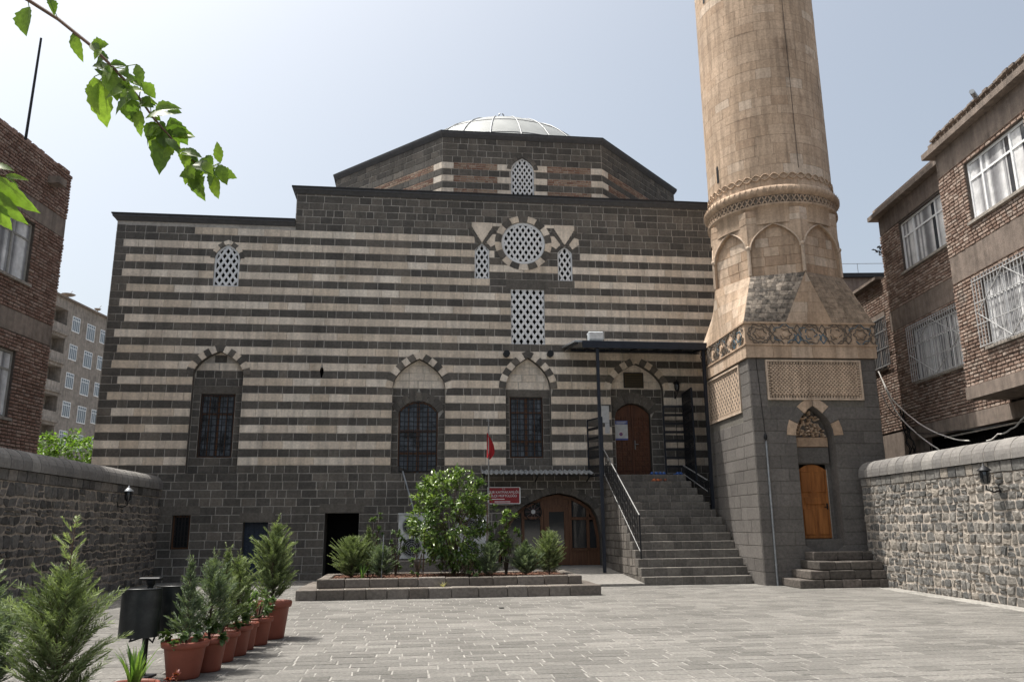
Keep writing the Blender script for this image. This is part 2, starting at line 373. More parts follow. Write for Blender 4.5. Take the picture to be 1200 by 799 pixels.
def lattice(name, fr, outline, parent, sx=.19, sz=.215, w=.045, t=-.06, frame=.06, label=None):
    """white pierced screen: frame, interlaced bars leaving lozenge openings, dark glass behind"""
    mb = MB(); inner = offset_poly(outline, -frame, True)
    mb.reveal(fr, outline, t+.03, t-.06, 0)
    n = len(outline)
    vs = [fr(u, z, t+.03) for u, z in outline]+[fr(u, z, t+.03) for u, z in inner]+[fr(u, z, t-.02) for u, z in inner]
    mb.add(vs, [(i, (i+1) % n, n+(i+1) % n, n+i) for i in range(n)]+[(n+i, n+(i+1) % n, 2*n+(i+1) % n, 2*n+i) for i in range(n)], 0, .6)
    us = [p[0] for p in inner]; zs = [p[1] for p in inner]; cx = (min(us)+max(us))/2; cz = (min(zs)+max(zs))/2; H = 3
    for sgn in (1, -1):
        for k in range(-14, 15):
            o = k*sx; p = (cx+o-sgn*H*sx/sz, cz-H); q = (cx+o+sgn*H*sx/sz, cz+H)
            c = clip_seg(p, q, inner) or clip_seg(p, q, inner[::-1])
            if c:
                (a, b), (c_, d) = c
                mb.bar(fr(a, b, t+(.003 if sgn > 0 else 0)), fr(c_, d, t+(.003 if sgn > 0 else 0)), w, .05, 0, .5, up=(0, 1, 0))
    # knots that round the openings
    for i in range(-14, 15):
        for j in range(-14, 15):
            if (i+j) % 2: continue
            u, z = cx+i*sx/2, cz+j*sz/2
            sp = span(inner, z)
            if sp and sp[0]+.03 < u < sp[1]-.03 and min(zs)+.03 < z < max(zs)-.03:
                mb.prism(fr, [(u+.032*math.cos(a*PI/4)*.8, z+.045*math.sin(a*PI/4)) for a in range(8)], t-.02, t+.029, 0, .5, back=False)
    o = mb.build(name, GYP, parent)
    if label: o['label'] = label
    p = MB(); p.sheet(fr, outline, [], t-.07, 0); p.build('pane', BLACK, o)
    return o
def grille(name, fr, u0, u1, z0, z1, nu, nz, t, parent, r=.011, mat=None, clip=None):
    g = MB()
    for i in range(nu):
        u = u0+(u1-u0)*i/(nu-1); zt = z1
        if clip: zt = clip(u)
        g.bar(fr(u, z0, t), fr(u, zt, t), r*2, r*2, 0)
    for j in range(nz):
        z = z0+(z1-z0)*j/(nz-1); a, b = u0, u1
        if clip:
            while clip(a) < z and a < b: a += .02
            while clip(b) < z and a < b: b -= .02
        if b-a > .05: g.bar(fr(a, z, t+.012), fr(b, z, t+.012), r*2, r*2, 0, up=(0, 0, 1))
    return g.build(name, mat or METD, parent)
def rubble(mb, fr, L, H, m_stone, m_mort, z0=0, rows=(.17, .30), wid=(.14, .36), proud=(.012, .036), zj=.06, sj=.06):
    n = int(L/.5)+1
    mb.add([fr(0, z0, 0), fr(L, z0, 0), fr(L, z0+H, 0), fr(0, z0+H, 0)], [(0, 1, 2, 3)], m_mort, .5)
    zs = [z0]
    while zs[-1] < z0+H-.12: zs.append(zs[-1]+RI(*rows))
    zs[-1] = z0+H
    lines = [[z+(0 if i in (0, len(zs)-1) else RI(-zj, zj)) for _ in range(n*3)] for i, z in enumerate(zs)]
    def zl(i, u):
        u = max(0, min(L, u)); x = u/L*(n*3-1); k = min(int(x), n*3-2); f = x-k; return lines[i][k]*(1-f)+lines[i][k+1]*f
    for i in range(len(zs)-1):
        u = 0; ja = 0
        while u < L-.05:
            w = RI(*wid)*(1.3 if random.random() < .12 else 1); e = min(L, u+w)
            if L-e < .1: e = L
            jb = 0 if e >= L else RI(-sj, sj); g = .014
            split = [(0, 1)] if random.random() > .18 else [(0, .5), (.5, 1)]
            for (s0, s1) in split:
                def P(fx, fz):
                    fz = s0+(s1-s0)*fz; a = u+ja*(2*fz-1); b = e+jb*(2*fz-1); x = a+(b-a)*fx
                    lo, hi = zl(i, x), zl(i+1, x); return (x, lo+(hi-lo)*fz)
                ring = [P(0, 0), P(.5, 0), P(1, 0), P(1, .5), P(1, 1), P(.5, 1), P(0, 1), P(0, .5)]
                c = (sum(p[0] for p in ring)/8, sum(p[1] for p in ring)/8); o_ = []; inn = []
                sw = (e-u)/2; sh = (zs[i+1]-zs[i])/2*(s1-s0)
                for k, p in enumerate(ring):
                    f = (1-g/max(sw, .05)) if k % 2 else (1-g/max(sw, .05)-RI(.01, .12))
                    q = (c[0]+(p[0]-c[0])*f+RI(-.006, .006), c[1]+(p[1]-c[1])*f*(1-g*.4/max(sh, .05))+RI(-.006, .006)); o_.append(q)
                    f2 = RI(.74, .92); inn.append((c[0]+(q[0]-c[0])*f2, c[1]+(q[1]-c[1])*f2))
                pr = RI(*proud); vs = [fr(a, b, -.004) for a, b in o_]+[fr(a, b, pr*.6+RI(-.004, .004)) for a, b in o_]
                vs = [fr(a, b, -.002) for a, b in o_]+[fr(a, b, pr+RI(-.012, .008)) for a, b in inn]+[fr(c[0], c[1], pr+RI(-.006, .012))]
                fs = [(k, (k+1) % 8, 8+(k+1) % 8, 8+k) for k in range(8)]+[(8+k, 8+(k+1) % 8, 16) for k in range(8)]
                mb.add(vs, fs, m_stone, random.random(), False)
            u = e; ja = jb

# ================================================================== GROUND
g = MB(); g.add([(-400, -400, -.012), (400, -400, -.012), (400, 400, -.012), (-400, 400, -.012)], [(0, 1, 2, 3)], 0, .5)
tag(g.build('ground', GRD), kind='structure')
FO = Vector((-6.833, 25.296, 0)); FA = R_(7)         # facade origin and heading
def W(u, t, z=0): return Vector((FO.x+math.cos(FA)*u+math.sin(FA)*t, FO.y+math.sin(FA)*u-math.cos(FA)*t, z))
def xleft(y): return -10.86+(25.25-y)*.1             # inner face of the left wall
def xright(y): return 9.31+(20.7-y)*.03
pv = MB(); pv.add([(-12, -3, 0), (11, -3, 0), (11, 27, 0), (-12, 27, 0)], [(0, 1, 2, 3)], 1, .5)
t = .0
while t < 24.5:
    dt = RI(.235, .275); u = -7-RI(0, .4)
    while u < 20:
        du = RI(.30, .58); c = W(u+du/2, t+dt/2)
        if xleft(c.y)-.2 < c.x < xright(c.y)-.15 and c.y > 3.5:
            g2 = .009; q = [(u+g2, t+g2), (u+du-g2, t+g2), (u+du-g2, t+dt-g2), (u+g2, t+dt-g2)]
            q = [W(a+RI(-.006, .006), b+RI(-.006, .006)) for a, b in q]; cc = sum(q, Vector())/4; h = .006+RI(-.0015, .0015)
            top = [p+(cc-p).normalized()*.012+Vector((0, 0, h+RI(-.0015, .0015))) for p in q]
            pv.add(top+[p+Vector((0, 0, .0005)) for p in q], [(3, 2, 1, 0)]+[((i+1) % 4, 4+(i+1) % 4, 4+i, i) for i in range(4)], 0)
        u += du
    t += dt
tag(pv.build('pavement', [PAV, PAVM]), kind='structure')
ap = MB()
y = 20.3
while y > 2:                                              # concrete apron along the right wall
    l = RI(1.1, 1.9); ap.cbox(xright(y)-.42+RI(-.02, .02), xright(y)-.005, y-l+.01, y-.01, -.02, .014+RI(0, .004), .004, 0, RI(.3, .9)); y -= l
tag(ap.build('kerb_strip', PAVM), kind='structure')

# ================================================================== MOSQUE
mq = thing('mosque', FO, FA, 'striped black and white stone mosque with octagonal drum and low metal dome', 'mosque')
UL, UR, UB = -6.12, 18.8, -.43; ZL, ZM = 11.47, 12.66; CP = .2525; Z0 = 3.497
# --- openings
N1 = arch_pts(-3.34, -1.80, 3.2450, 6.35, 7.12); W1 = rect_pts(-3.10, -2.03, 3.75, 5.77)
N2 = arch_pts(2.94, 4.66, 3.2450, 5.98, 6.98);  W2 = seg_pts(3.15, 4.44, 3.26, 5.22, 5.60)
N3 = arch_pts(6.66, 8.17, 3.4975, 6.02, 7.08);  W3 = rect_pts(6.80, 7.93, 3.75, 5.77)
N4 = arch_pts(10.22, 12.04, 3.05, 6.02, 6.93); W4 = seg_pts(10.38, 11.62, 3.05, 5.22, 5.60)
LW = arch_pts(-2.96, -2.16, 9.3055, 10.25, 10.75); SL = arch_pts(5.62, 6.12, 9.8105, 10.82, 11.08, 6); SR = arch_pts(8.51, 9.02, 9.8105, 10.78, 11.04, 6)
OC = (7.31, 11.14); OCI = circ_pts(OC, .76); RL = rect_pts(6.86, 8.01, 7.5385, 9.47)
B1 = rect_pts(-3.60, -3.06, .973, 1.98); B2 = rect_pts(-1.50, -.75, .0, 1.76); B3 = rect_pts(.95, 2.01, .0, 2.02)
EA = [(9.74, .0), (9.73, 1.17), (9.64, 1.79), (9.46, 2.15), (9.2, 2.36), (8.86, 2.51), (8.38, 2.61), (7.98, 2.54), (7.60, 2.40), (7.25, 2.22), (6.91, 1.95), (6.60, 1.53), (6.42, 1.1), (6.36, 0.0)]
SLOT = arch_pts(.60, .72, 6.30, 6.56, 6.65, 3)
outline = [(UL, 0), (UR, 0), (UR, ZM), (UB, ZM), (UB, ZL), (UL, ZL)]
big = [N1, N2, N3, N4, LW, SL, SR, OCI, RL, B1, B2, B3, EA, SLOT]
wb = MB()       # materials: 0 basalt 1 limestone 2 mortar
wb.sheet(FR, outline, big, 0, 2)
RW = .235
def ring_outline(u0, u1, z0, zs, za, w):                    # outline used to cut courses around a voussoir ring
    return arch_pts(u0-.07, u1+.07, zs, zs, za+.08)
rings = [ring_outline(-3.34, -1.80, 3.24, 6.35, 7.12, RW), ring_outline(2.94, 4.66, 3.24, 5.98, 6.98, RW),
         ring_outline(6.66, 8.17, 3.49, 6.02, 7.08, RW), ring_outline(10.22, 12.04, 3.05, 6.02, 6.93, RW),
         arch_pts(-3.0, -2.12, 10.25, 10.25, 10.80), circ_pts(OC, .84)]
jamb = []
cut = big+rings+jamb
DK = (.26, .62); LT = (.45, 1.0)
nck = int((ZM-Z0)/CP)+1
zb_ = [Z0-CP*k for k in range(14, 0, -1)]; zb_[0] = 0.0
for k in range(len(zb_)):                                    # plain basalt lower storey
    za = zb_[k]; zt = zb_[k+1] if k+1 < len(zb_) else Z0
    if zt-za < .05: continue
    lay(wb, FR, za, zt, [(UL, UR, 0, DK, .024)], cut, None, 0, 0, .014, tj=(.35, .28))
for k in range(nck):
    za = Z0+CP*k; zt = min(za+CP, ZM); u0 = UL if zt < ZL+.1 else UB
    if za >= ZL-.02: u0 = UB
    if u0 == UL and zt > ZL: lay(wb, FR, za, ZL, [(UL, UB, 0, DK, .022)], cut, None, 0, 0, .014); u0 = UB
    segs = []
    if k % 2 == 0 and k <= 30:
        l0 = UL+(.0 if k < 5 else RI(.25, .55)); l1 = UR
        if k == 30: l0 = -3.66; l1 = 5.62
        if l0 > UL: segs.append((UL, l0, 0, (.2, .35), .022))
        if k == 24: segs += [(l0, 6.14, 1, LT, .006), (6.14, 9.08, 0, (.5, 1.3), .02), (9.08, l1, 1, LT, .006)]
        elif k == 30: segs += [(l0, l1, 1, LT, .006)]
        elif k == 28: segs += [(l0, 6.3, 1, LT, .006), (6.3, 9.3, 0, DK, .02), (9.3, l1, 1, LT, .006)]
        else: segs.append((l0, l1, 1, LT, .006))
        if l1 < UR: segs.append((l1, UR, 0, DK, .022))
    else: segs.append((u0, UR, 0, DK if random.random() > .15 else (.18, .45), .022))
    lay(wb, FR, za, zt, segs, cut, None, 0, 0, .014, tj=None if k % 2 == 0 else (.3, .25))
def arch_ring(u0, u1, zs, za, n, start, w=RW, t=.026):
    P = arch_pts(u0, u1, zs, zs, za)[1:-1]; voussoirs(wb, FR, P[::1], w, n, [0, 1], 0, t, start=start)
arch_ring(-3.34, -1.80, 6.35, 7.12, 13, 0); arch_ring(2.94, 4.66, 5.98, 6.98, 13, 1)
arch_ring(6.66, 8.17, 6.02, 7.08, 13, 0); arch_ring(10.22, 12.04, 6.02, 6.93, 13, 1)
voussoirs(wb, FR, arch_pts(-2.96, -2.16, 10.25, 10.25, 10.75)[1:-1], .15, 7, [0, 1], 0, .024, start=0)
voussoirs(wb, FR, circ_pts(OC, .775, 48)+[circ_pts(OC, .775, 48)[0]], .225, 18, [0, 1], 0, .026, start=0)
# pale fans over the side lights, edged with dark bars
for c, s_ in ((5.87, 1), (8.765, -1)):
    top = 11.84; tip = 11.12
    wb.plate(FR, [(c-.36, top), (c-.36, top-.16), (c-.02, tip), (c+.02, tip), (c+.36, top-.16), (c+.36, top)][::-1][::1], 0, .03, .006, 1, .6)
    wb.plate(FR, [(min(c+s_*.36, c+s_*.70), top-.01), (max(c+s_*.36, c+s_*.70), top-.01), (max(c+s_*.36, c+s_*.70), top-.13), (min(c+s_*.36, c+s_*.70), top-.13)][::-1], 0, .022, .004, 1, .8)
    for q in (-1, 1):
        P0 = (c+q*.03, tip-.02); P1 = (c+q*.40, top-.20); nx, nz = (P1[1]-P0[1]), -(P1[0]-P0[0]); l = math.hypot(nx, nz); nx, nz = nx/l*.085*q, nz/l*.085*q
        wb.plate(FR, [P0, P1, (P1[0]+nx, P1[1]+nz), (P0[0]+nx, P0[1]+nz)][::q], 0, .033, .004, 0, .3)
        if q == s_: wb.plate(FR, [(c+q*a_, tip+b_) for a_, b_ in ((.15, .0), (.36, .30), (.62, .30), (.62, .02), (.30, -.17))][::q], 0, .0215, .004, 1, .5)
        elif s_ == -1: wb.plate(FR, [(c+q*a_, tip+b_) for a_, b_ in ((.15, .0), (.34, .27), (.50, .22), (.50, .0), (.27, -.17))][::q], 0, .0215, .004, 1, .6)
wb.plate(FR, [(6.70, 9.475), (8.16, 9.475), (8.16, 9.80), (6.70, 9.80)], 0, .018, .006, 0, .3)   # lintels
for a, b, z in ((-4.0, -2.8, 1.985), (-1.62, -.55, 1.77), (.78, 2.16, 2.03)):
    wb.plate(FR, [(a, z), (b, z), (b, z+.27), (a, z+.27)], 0, .02, .006, 0, .6)
P = EA[1:-1]; voussoirs(wb, FR, P, .22, 21, [0], 0, .03, tones=None)
# --- niches: recessed panels with their own masonry
ND = -.20
def niche(N, Wd, zs, light_from, dark_ring=None, lintel=None, striped=False):
    wb.reveal(FR, N, .012, ND, 0, .35)
    wb.sheet(FR, N, [Wd], ND, 2, .5)
    u0 = min(p[0] for p in N); u1 = max(p[0] for p in N); z = min(p[1] for p in N)
    inv = [N]
    k = 0; zt = z
    top = max(p[1] for p in N)
    while zt < top-.02:
        ze = min(zt+CP, top); a = span(N, zt+.004) or (u0, u1); b = span(N, ze-.004) or ((u0+u1)/2-.02, (u0+u1)/2+.02)
        lim = (max(a[0], b[0])+.004, min(a[1], b[1])-.004)
        light = zt >= light_from-.06 and (not striped or k % 2 == 0)
        if zt >= light_from-.06: k += 1
        lay(wb, FR, zt, ze, [(lim[0], lim[1], 1 if light else 0, (.3, .55) if light else (.22, .5), .012 if light else .02)], [Wd]+([dark_ring] if dark_ring else []), None, 0, ND, ND+.012, tj=(.75, .15) if light else (.3, .2))
        # wedge pieces that close the curve
        if light and abs(a[0]-b[0]) > .015:
            wb.plate(FR, [(a[0]+.004, zt+.004), (lim[0]+.002, zt+.004), (lim[0]+.002, ze-.004)], ND, ND+.011, .003, 1, .7)
            wb.plate(FR, [(lim[1]-.002, zt+.004), (a[1]-.004, zt+.004), (lim[1]-.002, ze-.004)], ND, ND+.011, .003, 1, .7)
        zt = ze
    wb.reveal(FR, Wd, ND, ND-.28, 0, .35)
    if lintel: wb.plate(FR, [(u0+.02, lintel[0]), (u1-.02, lintel[0]), (u1-.02, lintel[1]), (u0+.02, lintel[1])], ND, ND+.02, .006, 0, .6)
niche(N1, W1, 6.35, 6.5, lintel=(5.775, 6.02), striped=True)
niche(N2, W2, 5.98, 5.98, dark_ring=seg_pts(3.0, 4.6, 5.2, 5.45, 5.78)); voussoirs(wb, FR, seg_pts(3.15, 4.44, 5.1, 5.22, 5.60, 12)[1:-1], .30, 9, [0], ND, ND+.022)
niche(N3, W3, 6.02, 6.0, lintel=(5.775, 6.0))
niche(N4, W4, 6.02, 6.02, dark_ring=seg_pts(10.25, 11.75, 5.2, 5.45, 5.78)); voussoirs(wb, FR, seg_pts(10.38, 11.62, 5.1, 5.22, 5.60, 12)[1:-1], .36, 9, [0], ND, ND+.022)
for Wd, dpt in ((B1, .22), (B2, .35), (B3, .9), (SLOT, .3), (EA, .35)): wb.reveal(FR, Wd, .01, -dpt, 0, .35)
wb.fbox(FR, .55, .78, 6.25, 6.7, -.32, -.30, 3, .5)
wb.fbox(FR, .90, 2.1, -.02, 2.1, -.95, -.92, 3, .5)
# --- body behind the facade
D = 17.0
for (a, b, zt) in ((UL, UB, ZL), (UB, UR, ZM)):
    wb.add([FR(a, 0, -D), FR(b, 0, -D), FR(b, zt, -D), FR(a, zt, -D)], [(3, 2, 1, 0)], 0, .4)
    wb.add([FR(a, zt, 0), FR(b, zt, 0), FR(b, zt, -D), FR(a, zt, -D)], [(0, 1, 2, 3)], 3, .4)
wb.add([FR(UB, ZL, 0), FR(UB, ZM, 0), FR(UB, ZM, -D), FR(UB, ZL, -D)], [(0, 1, 2, 3)], 2, .4)
def FL(u, z, t): return (UL-t, u, z)            # left flank
def FB(u, z, t): return (UB-t, u, z)
def FRi(u, z, t): return (UR+t, u, z)
for fr, z0_, z1_ in ((FL, 0, ZL), (FB, ZL, ZM), (FRi, 0, ZM)):
    wb.add([fr(0, z0_, 0), fr(D, z0_, 0), fr(D, z1_, 0), fr(0, z1_, 0)], [(0, 3, 2, 1) if fr is not FRi else (0, 1, 2, 3)], 2, .5)
    wall_fill(wb, fr, 0, D, z0_, z1_, CP*2, [], 0, (.5, 1.0), .024, 0, .014)
wb.build('stone_wall', [BAS, LIM, MOR, BLACK], mq)
# --- cornices
cb = MB()
def cornice(a, b, z, endl=0, endr=0):
    prof = [(0, z-.02), (.03, z-.02), (.12, z+.10), (.14, z+.10), (.14, z+.17)]
    for i, (lo, hi) in enumerate(((0, 4),)):
        vs = [(a-endl*p[0], -p[0], p[1]) for p in prof]+[(b+endr*p[0], -p[0], p[1]) for p in prof]
        cb.add(vs, [(i_, i_+5, i_+6, i_+1) for i_ in range(4)], 0, .5)
    cb.box(a-.17*endl, b+.17*endr, -.17, D, z+.17, z+.215, 1)
    if endl: cb.add([(a-p[0], -p[0], p[1]) for p in prof]+[(a-p[0], D, p[1]) for p in prof], [(i_+1, i_+6, i_+5, i_) for i_ in range(4)], 0, .5)
cornice(UL, UB, ZL, 1, 0); cornice(UB, UR, ZM, 1, 1)
cb.build('cornice', [CORN, CORNT], mq)
# --- drum
DZ0, DZ1 = 12.86, 15.55; s8 = 5.95; DU = 7.47; DT = 1.0; inr = s8*1.2071; DC = (DU, DT+inr)
dm = MB()
for k in range(8):
    a = -PI/2+k*PI/4; nx, ny = math.cos(a), math.sin(a); tx, ty = -ny, nx
    def fr(u, z, t, nx=nx, ny=ny, tx=tx, ty=ty): return (DC[0]+nx*(inr+t)+tx*u, DC[1]+ny*(inr+t)+ty*u, z)
    h = s8/2; vis = k in (0, 1, 7); wh = []
    if k == 0: win = arch_pts(-.44, .40, DZ0, 14.35, 14.83); wh = [win]
    dm.sheet(fr, [(-h, DZ0), (h, DZ0), (h, DZ1), (-h, DZ1)], wh, 0, 2)
    if not vis: wall_fill(dm, fr, -h, h, DZ0, DZ1, CP, [], 0, (.4, .8), .022); continue
    ringo = [arch_pts(-.50, .46, DZ0, 14.35, 14.92)] if k == 0 else []
    for c in range(12):
        zt = DZ1-CP*c; zl_ = max(DZ0, zt-CP)
        if zt-zl_ < .06: break
        if c >= 4 and c % 2 == 0:
            q = .42; segs = [(-h, -h+q, 1, LT, .008), (h-q, h, 1, LT, .008)]
            lay(dm, fr, zl_, zt, segs, [], None, 0, 0, .016, tj=(.7, .2))
            if k == 0: lay(dm, fr, zl_, zt, [(-.95, .9, 1, LT, .008)], wh, None, 0, 0, .016, tj=(.7, .2))
            for r in range(3):
                za = zl_+(zt-zl_)*r/3; zz = zl_+(zt-zl_)*(r+1)/3
                holes = [rect_pts(-.95, .9, DZ0, 15)] if k == 0 else []
                lay(dm, fr, za, zz, [(-h+q, h-q, 4, (.12, .28), .012)], holes, None, 0, 0, .012)
        else: lay(dm, fr, zl_, zt, [(-h, h, 0, DK, .022)], wh+ringo, None, 0, 0, .014, tj=(.35, .25))
    if k == 0:
        voussoirs(dm, fr, arch_pts(-.44, .40, 14.35, 14.35, 14.83)[1:-1], .17, 8, [0], 0, .026)
        DW = fr, win
    pr = [(0, 15.52), (.03, 15.52), (.12, 15.64), (.14, 15.70), (.14, 15.75)]
    e = lambda p, sg: sg*(h+p[0]*.4142)
    dm.add([fr(e(p, -1), p[1], p[0]) for p in pr]+[fr(e(p, 1), p[1], p[0]) for p in pr], [(i, i+5, i+6, i+1) for i in range(3)], 5, .5)
    dm.add([fr(e(p, -1), p[1], p[0]) for p in pr]+[fr(e(p, 1), p[1], p[0]) for p in pr], [(3, 8, 9, 4)], 6, .5)
Ro = (inr+.14)/math.cos(PI/8)
dm.add([(DC[0]+Ro*math.cos(PI/8+k*PI/4), DC[1]+Ro*math.sin(PI/8+k*PI/4), 15.75) for k in range(8)], [tuple(range(8))], 6, .5)
dro = dm.build('drum', [BAS, LIM, MOR, BLACK, BRKT, CORN, CORNT], mq)
lattice('lattice_window', *DW, dro, sx=.17, sz=.27, w=.055, frame=.05)
# --- dome
db = MB(); RD = 5.8; ZC = 13.85; prof = []
for i in range(15):
    a = R_(12+78*i/14); prof.append((RD*math.cos(a), RD*math.sin(a)))
db.lathe(prof, (DC[0], DC[1], ZC), 48, 0, .5)
do = db.build('dome', DOME, mq)
sm_ = MB()
for k in range(24):
    a = 2*PI*k/24+.06; sm_.tube([(DC[0]+(RD+.015)*math.cos(R_(b))*math.cos(a), DC[1]+(RD+.015)*math.cos(R_(b))*math.sin(a), ZC+(RD+.015)*math.sin(R_(b))) for b in range(12, 90, 6)], .028, 5, 0, .5)
for b in (35, 50, 65, 77):
    sm_.tube([(DC[0]+(RD+.01)*math.cos(R_(b))*math.cos(2*PI*j/48), DC[1]+(RD+.01)*math.cos(R_(b))*math.sin(2*PI*j/48), ZC+(RD+.01)*math.sin(R_(b))) for j in range(49)], .014, 5, 0, .5, caps=False)
sm_.build('seam', SEAM, do)
fb = MB(); fb.tube([(DC[0], DC[1], ZC+RD-.05), (DC[0], DC[1], ZC+RD+.72)], .025, 6)
fb.lathe([(0, -.1), (.09, -.05), (.1, 0), (.06, .08), (0, .1)], (DC[0], DC[1], ZC+RD+.25), 10)
fb.tube([(DC[0]+.12*math.cos(a), DC[1], ZC+RD+.84+.12*math.sin(a)) for a in [R_(110+320*i/16) for i in range(17)]], .032, 6)
fb.build('finial', ZINC, do)
# --- pierced gypsum windows
lattice('lattice_window', FR, LW, mq, sx=.21, sz=.33, w=.07)
lattice('lattice_window', FR, SL, mq, sx=.20, sz=.32, w=.062, frame=.045)
lattice('lattice_window', FR, SR, mq, sx=.20, sz=.32, w=.062, frame=.045)
lattice('lattice_window', FR, OCI, mq, sx=.20, sz=.325, w=.068, frame=.09, label='round white pierced window with lozenge openings')
lattice('lattice_window', FR, RL, mq, sx=.228, sz=.345, w=.078, frame=.02, label='tall rectangular white pierced window')
# --- barred windows
def barred(Wd, u0, u1, z0, z1, t, nu, nz, transoms, clip=None):
    w = MB(); f = .06
    w.fbox(FR, u0, u0+f, z0, z1 if not clip else clip(u0+f), t-.05, t, 0); w.fbox(FR, u1-f, u1, z0, z1 if not clip else clip(u1-f), t-.05, t, 0)
    c = (u0+u1)/2; w.fbox(FR, c-.045, c+.045, z0+.05, z1-.02, t-.05, t+.005, 0)
    w.fbox(FR, u0+f, c-.045, z0, z0+f, t-.05, t, 0); w.fbox(FR, c+.045, u1-f, z0, z0+f, t-.05, t, 0)
    if not clip: w.fbox(FR, u0+f, u1-f, z1-f, z1, t-.045, t+.002, 0)
    else:
        P = Wd[1:-1]
        for a, b in zip(P, P[1:]): w.bar(FR(a[0], a[1]-.03, t-.02), FR(b[0], b[1]-.03, t-.02), .06, .05, 0, up=(0, 1, 0))
    for z in transoms: w.fbox(FR, u0+f, u1-f, z-.035, z+.035, t-.045, t+.008, 0)
    for q in (u0+(c-u0)*.5, c+(u1-c)*.5): w.fbox(FR, q-.015, q+.015, z0+f, z1-.1 if not clip else z1-.22, t-.04, t-.004, 0)
    o = w.build('window', WOODR, mq)
    p = MB(); p.sheet(FR, Wd, [], t-.04, 0, .5); p.build('pane', GLASSW, o)
    g = grille('grille', FR, u0+.06, u1-.06, z0+.05, z1-.04, nu, nz, t+.1, o, .013, clip=clip)
barred(W1, -3.10, -2.03, 3.75, 5.77, ND-.12, 7, 11, (5.15,))
cl2 = lambda u: 5.57-.38*((u-3.795)/.66)**2
barred(W2, 3.15, 4.44, 3.27, 5.60, ND-.06, 9, 15, (4.62, 3.9), cl2)
barred(W3, 6.80, 7.93, 3.75, 5.77, ND-.1, 8, 12, (5.25, 4.3))
b1 = MB(); b1.fbox(FR, -3.60, -3.53, .98, 1.98, -.18, -.12, 0); b1.fbox(FR, -3.13, -3.06, .98, 1.98, -.18, -.12, 0); b1.fbox(FR, -3.53, -3.13, 1.92, 1.98, -.18, -.12, 0); b1.fbox(FR, -3.53, -3.13, .98, 1.03, -.18, -.12, 0)
b1o = b1.build('window', WOODR, mq); p = MB(); p.sheet(FR, B1, [], -.17, 0); p.build('pane', GLASS, b1o); grille('grille', FR, -3.52, -3.14, 1.06, 1.98, 5, 7, -.06, b1o)
# blue studded door of the basement
d = MB(); d.fbox(FR, -1.50, -.75, 0.02, 1.76, -.34, -.28, 0)
for i in range(5):
    for j in range(9): 
        u = -1.44+i*.15; z = .1+j*.185; d.prism(FR, [(u, z), (u+.1, z+.06), (u, z+.12)], -.28, -.262, 0)
for i in range(6): d.fbox(FR, -1.495+i*.148, -1.485+i*.148, .03, 1.75, -.28, -.255, 0)
d.build('door', BLUED, mq)['label'] = 'blue studded basement door'
# main door: two carved leaves
d = MB(); dz = lambda u: 5.57-.37*((u-11.0)/.63)**2
for s_ in (0, 1):
    u0 = 10.40+s_*.61; u1 = u0+.585
    n = 6; d.prism(FR, [(u0, 3.06), (u1, 3.06)]+[(u1-(u1-u0)*i/n, dz(u1-(u1-u0)*i/n)) for i in range(n+1)], ND-.2, ND-.15, 0)
    z = 3.15; r = 0
    while z < 5.15:
        c_ = 3; wd = (u1-u0-.08)/c_
        for i in range(c_):
            uu = u0+.04+i*wd; hh = .15
            if (r+i) % 2: d.plate(FR, [(uu+.012, z+.01), (uu+wd-.012, z+.01), (uu+wd-.012, z+hh-.01), (uu+.012, z+hh-.01)], ND-.15, ND-.128, .008, 0)
            else:
                d.plate(FR, [(uu+.012, z+.01), (uu+wd*.45, z+.01), (uu+wd*.45, z+hh-.01), (uu+.012, z+hh-.01)], ND-.15, ND-.13, .008, 0)
                d.plate(FR, [(uu+wd*.55, z+.01), (uu+wd-.012, z+.01), (uu+wd-.012, z+hh-.01), (uu+wd*.55, z+hh-.01)], ND-.15, ND-.13, .008, 0)
        z += .17; r += 1
d.fbox(FR, 10.98, 11.04, 3.06, 5.55, ND-.15, ND-.11, 0)
dr = d.build('door', WOODD, mq); dr['label'] = 'carved brown double door of the mosque'
h = MB(); h.fbox(FR, 11.055, 11.085, 4.05, 4.35, ND-.11, ND-.09, 0); h.tube([FR(11.07, 4.22, ND-.09), FR(11.07, 4.22, ND-.04), FR(11.18, 4.22, ND-.04)], .012, 6); h.build('handle', STEEL, dr)
# glazed wooden entrance in the lower arch
e = MB(); T0, T1 = -.34, -.27
P = EA
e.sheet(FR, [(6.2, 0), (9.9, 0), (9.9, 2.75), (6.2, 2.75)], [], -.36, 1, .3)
PI_ = [(9.68, .3), (9.68, 1.17), (9.58, 1.77), (9.40, 2.10), (9.15, 2.29), (8.84, 2.43), (8.38, 2.53), (8.0, 2.46), (7.63, 2.33), (7.28, 2.15), (6.95, 1.88), (6.66, 1.47), (6.48, 1.0), (6.44, .3)]
for a, b in zip(PI_, PI_[1:]): e.bar(FR(*a, -.3), FR(*b, -.3), .09, .08, 0, up=(0, 1, 0))
def fbar(u0, z0, u1, z1, w=.08): e.bar(FR(u0, z0, -.295), FR(u1, z1, -.295), w, .07, 0, up=(0, 1, 0))
for u, zt in ((7.22, 2.1), (7.84, 2.4), (8.78, 2.42), (9.36, 2.1)): fbar(u, .33, u, zt, .09)
fbar(7.22, 1.83, 7.84, 1.83); fbar(7.84, 2.2, 8.78, 2.2); fbar(8.78, 1.80, 9.62, 1.80); fbar(8.78, .82, 9.68, .82); fbar(7.2, .82, 7.84, .82)
e.fbox(FR, 8.80, 9.66, .33, .80, -.33, -.30, 0); e.fbox(FR, 7.22, 7.84, .33, .80, -.33, -.30, 0); e.fbox(FR, 7.86, 8.76, 2.24, 2.5, -.33, -.305, 0)
